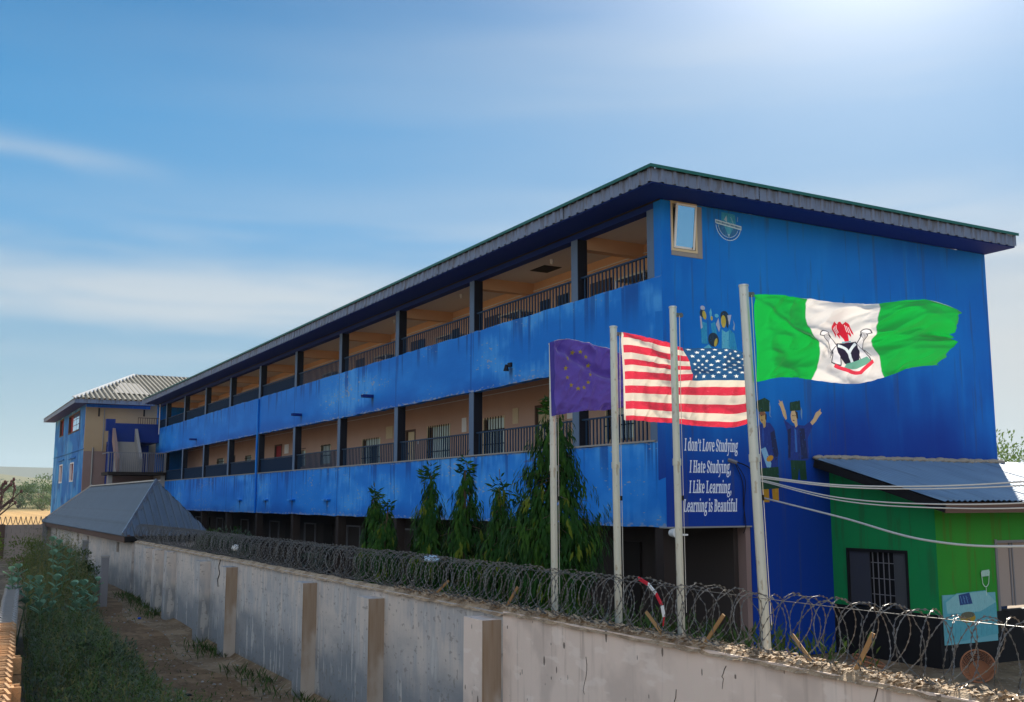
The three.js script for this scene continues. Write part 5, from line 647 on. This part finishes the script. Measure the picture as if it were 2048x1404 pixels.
// ---------------------------------------------------------------- fence across the end of the lane
{
  const F = thing('end_fence', 'grey block fence closing the lane, coiled wire on top', 'fence', [2, 0, -62]), A = [6.05, -62.3], B = [-9, -58.5], n = 30, ang = Math.atan2(B[1] - A[1], B[0] - A[0]);
  const g = []; const rot = (q, x, z) => q.rotateY(-ang + Math.PI).translate(x, 0, z); const L = Math.hypot(B[0] - A[0], B[1] - A[1]), r = rng(101);
  for (let c = 0; c < 8; c++) for (let i = 0; i < 33; i++) { const s = (i + (c % 2) * 0.5) * 0.45, t = s / L; if (t > 1) continue; g.push(rot(box(-0.215, 0.215, c * 0.22 - 0.02, c * 0.22 + 0.19, -0.1 - 0.008 * r(), 0.1), lerp(A[0], B[0], t), lerp(A[1], B[1], t))); }
  tag(mesh('fence_blocks', g, mat({ rgb: [0.36, 0.3, 0.27] }), F), null, null, null, 'stuff'); mesh('mortar_core', rot(box(-L / 2, L / 2, -0.2, 1.7, -0.07, 0.07), (A[0] + B[0]) / 2, (A[1] + B[1]) / 2), M.concrete, F);
  for (const t of [0.02, 0.16, 0.3, 0.44, 0.58]) mesh('fence_post', rot(box(-0.12, 0.12, -0.2, 1.76, -0.16, 0.16), lerp(A[0], B[0], t), lerp(A[1], B[1], t)), t < 0.1 ? M.grey : M.brownBoard, F);
  const c = []; for (let i = 0; i <= 900; i++) { const t = i / 900, a = i * 0.42; c.push([lerp(A[0], B[0], t) + 0, 1.95 + 0.2 * Math.cos(a), lerp(A[1], B[1], t) + 0.2 * Math.sin(a)]); } mesh('wire_coil', curve(c, 0.022, 1800, 3), M.wire, F);
}
{ // parked van beyond the fence, only its roof edge shows
  const x = 1.2, z = -67.5, V = thing('parked_van', 'blue and white van with a red stripe parked beyond the end fence', 'van', [x, 0, z]); const bl = mat({ rgb: [0.03, 0.12, 0.4], roughness: 0.4 }), s = new THREE.Shape([[0, 0.35], [4.6, 0.35], [4.6, 1.1], [3.7, 1.25], [3.0, 2.05], [0.1, 2.1]].map(([a, b]) => new THREE.Vector2(a, b)));
  mesh('body', new THREE.ExtrudeGeometry(s, { depth: 1.7, bevelEnabled: true, bevelSize: 0.06, bevelThickness: 0.06, bevelSegments: 2 }).translate(x - 2.3, 0, z), bl, V); mesh('stripe', [box(x - 2.25, x + 2.2, 1.0, 1.12, z + 1.76, z + 1.775)], mat({ rgb: [0.6, 0.02, 0.03] }), V); mesh('stripe', [box(x - 2.25, x + 2.2, 1.14, 1.26, z + 1.76, z + 1.775)], M.white, V); mesh('window', box(x - 1.9, x + 0.4, 1.4, 1.9, z + 1.76, z + 1.775), M.black, V); for (const dx of [-1.5, 1.4]) mesh('wheel', tube([x + dx, 0.35, z + 1.55], [x + dx, 0.35, z + 1.8], 0.34, 0.34, 18), M.black, V); mesh('roof_rack', [box(x - 2, x + 0.3, 2.18, 2.21, z + 0.2, z + 0.25), box(x - 2, x + 0.3, 2.18, 2.21, z + 1.4, z + 1.45)], M.wire, V);
}
{ // leafless tree with stubby upturned twigs, reaching in from the left
  const x = 0.75, z = -32, t = thing('bare_tree', 'stubby bare tree with knobbly upturned twigs at the left edge', 'tree', [x, 0, z]), r = rng(121), g = [], tips = [];
  const grow = (p, d, L, rad, k) => { const q = p.clone().addScaledVector(d, L); g.push(tube(p.toArray(), q.toArray(), rad, rad * 0.8, 7)); if (k === 0) { tips.push([q, d]); return; } const n = k > 2 ? 3 : 2; for (let i = 0; i < n; i++) { const e = d.clone().add(V3((r() - 0.5) * 1.5, 0.25 + 0.3 * r(), (r() - 0.5) * 1.3)).normalize(); grow(q, e, L * (0.66 + 0.22 * r()), rad * 0.72, k - 1); } };
  grow(V3(x, -0.2, z), V3(0.05, 1, 0), 2.6, 0.1, 0); for (const [dx, dy, dz] of [[0.75, 0.75, 0.1], [0.9, 0.38, 0.2], [0.2, 1, -0.1], [-0.7, 0.7, 0.2], [0.95, 0.12, -0.3]]) grow(V3(x + 0.05, 2.25, z), V3(dx, dy, dz).normalize(), 0.62, 0.045, 3);
  mesh('trunk', g, mat({ rgb: [0.13, 0.085, 0.075] }), t); const kn = tips.map(([q, d]) => new THREE.SphereGeometry(0.038, 7, 5).scale(1, 1.5, 1).translate(q.x, q.y, q.z)), lv = []; for (const [q] of tips) for (let k = 0; k < 2; k++) { const a = r() * 6.28; if (r() < 0.5) leaf(lv, q, V3(Math.cos(a), 0.6, Math.sin(a)).normalize(), V3(0, 1, 0), 0.13, 0.05); } mesh('buds', kn, mat({ rgb: [0.15, 0.075, 0.07] }), t); mesh('leaves', quadGeo(lv), leafMat([0.1, 0.2, 0.1]), t);
  bush('shrub', 2.2, -46, 1.3, 2.75, 'yellow green shrub at the left edge under the bare tree', 122, leafMat([0.22, 0.3, 0.04]), null, 0.16, 700);
}
// bushes scattered on the dry field, and the far treeline
{
  const r = rng(131), spots = [[26.5, -300, 11, 7, 'big rounded bush on the dry field, next to the end wing'], [21.5, -305, 8, 4.6, 'low bush on the field left of the big rounded one'], [30.5, -312, 10, 6, 'bush on the field partly hidden by the end wing'], [16, -322, 10, 5, 'grey green bush on the field behind the bare tree'], [12, -310, 7, 3.2, 'bush on the field just left of the grey green one'], [24.5, -272, 4.5, 2.4, 'small low bush in front of the big rounded one']];
  for (const [x, z, w, h, l] of spots) bush('field_bush', x, z, w, h, l, 140 + Math.round(r() * 900), LM.far, 'bushes on the dry field', w * 0.06, 1500);
  const tr = [], n = 5200; for (let i = 0; i < n; i++) { const az = R(-14 + r() * 92), d = 260 + r() * r() * 900, x = Math.sin(az) * d, z = -Math.cos(az) * d, k = vnoise(x * 0.02 + 80, z * 0.02 + 80, 512, 512, 3); if (k < 0.42) continue; const y = groundHeight(x, z), s = 2 + 3.5 * r(); for (let q = 0; q < 9; q++) { const a = r() * 6.28; leaf(tr, V3(x + (r() - 0.5) * s, y + s * (0.1 + 0.7 * r()), z + (r() - 0.5) * s), V3(Math.cos(a), 0.4, Math.sin(a)).normalize(), V3(0, 1, 0.3).normalize(), s * 0.55, s * 0.4); } }
  tag(mesh('far_woodland', quadGeo(tr), leafMat([0.07, 0.11, 0.05])), 'scattered woodland on the hazy slopes beyond the fields', 'woodland', null, 'stuff');
  // low hills that close the view
  const hp = [], hi = []; const m = 140; for (let j = 0; j < 3; j++) for (let i = 0; i <= m; i++) { const az = R(-40 + 140 * i / m), d = [1500, 1850, 2600][j], k = fbm(i / m, 0.3, 9, 3, 5, 210); hp.push(Math.sin(az) * d, j === 1 ? 24 + 52 * k : -10, -Math.cos(az) * d); } for (let j = 0; j < 2; j++) for (let i = 0; i < m; i++) { const a = j * (m + 1) + i; hi.push(a, a + 1, a + m + 1, a + 1, a + m + 2, a + m + 1); }
  const hg = new THREE.BufferGeometry(); hg.setAttribute('position', new THREE.Float32BufferAttribute(hp, 3)); hg.setAttribute('uv', new THREE.Float32BufferAttribute(new Float32Array(hp.length / 3 * 2), 2)); hg.setIndex(hi); hg.computeVertexNormals(); tag(mesh('hills', hg, mat({ rgb: [0.1, 0.11, 0.09] })), 'low hazy hills on the horizon', null, null, 'structure');
}
bush('leafy_tree', 47, -36, 9, 5.9, 'pale green spreading tree behind the sunlit metal roof at the right edge', 171, leafMat([0.14, 0.22, 0.06]), null, 0.2, 11000, null, 'tree');
{ // stones, clods and dead stalks on the path
  const r = rng(301), g = [], d = []; for (let i = 0; i < 420; i++) { const z = -15.5 - 20 * r() ** 1.4, x = 3.6 + 2.3 * r(), q = 0.008 + 0.028 * r() ** 3; g.push(new THREE.IcosahedronGeometry(q, 0).scale(1.3, 0.6, 1).rotateY(r() * 6).translate(x, groundHeight(x, z) + 0.02 + q * 0.3, z)); }
  for (let i = 0; i < 260; i++) { const z = -15.5 - 18 * r() ** 1.3, x = 3.5 + 2.3 * r(), a = r() * 6.28, L = 0.05 + 0.2 * r() * r(), y = groundHeight(x, z) + 0.03; d.push(bar([x, y, z], [x + Math.cos(a) * L, y + 0.03 * r(), z + Math.sin(a) * L], 0.006)); }
  tag(mesh('pebbles', g, M.concrete), 'pebbles and clods scattered on the earth path', 'pebbles', null, 'stuff'); tag(mesh('dead_stalks', d, mat({ rgb: [0.3, 0.22, 0.12] })), 'dead stalks and twigs strewn on the path', 'twigs', null, 'stuff');
}
// litter on the path
for (const [x, z, s, m, l] of [[4.25, -19.3, 0.06, M.black, 'dark lump of rubbish on the path'], [3.9, -19.0, 0.035, M.white, 'white scrap of paper on the path'], [5.3, -30.3, 0.05, mat({ rgb: [0.02, 0.1, 0.5] }), 'small blue plastic scrap by the far wall piers']]) { const g = new THREE.IcosahedronGeometry(s, 1).scale(1.4, 0.5, 1).rotateY(s * 90).translate(x, groundHeight(x, z) + 0.03, z); tag(mesh('litter', g, m), l, 'litter'); }

renderer.render(scene, camera);
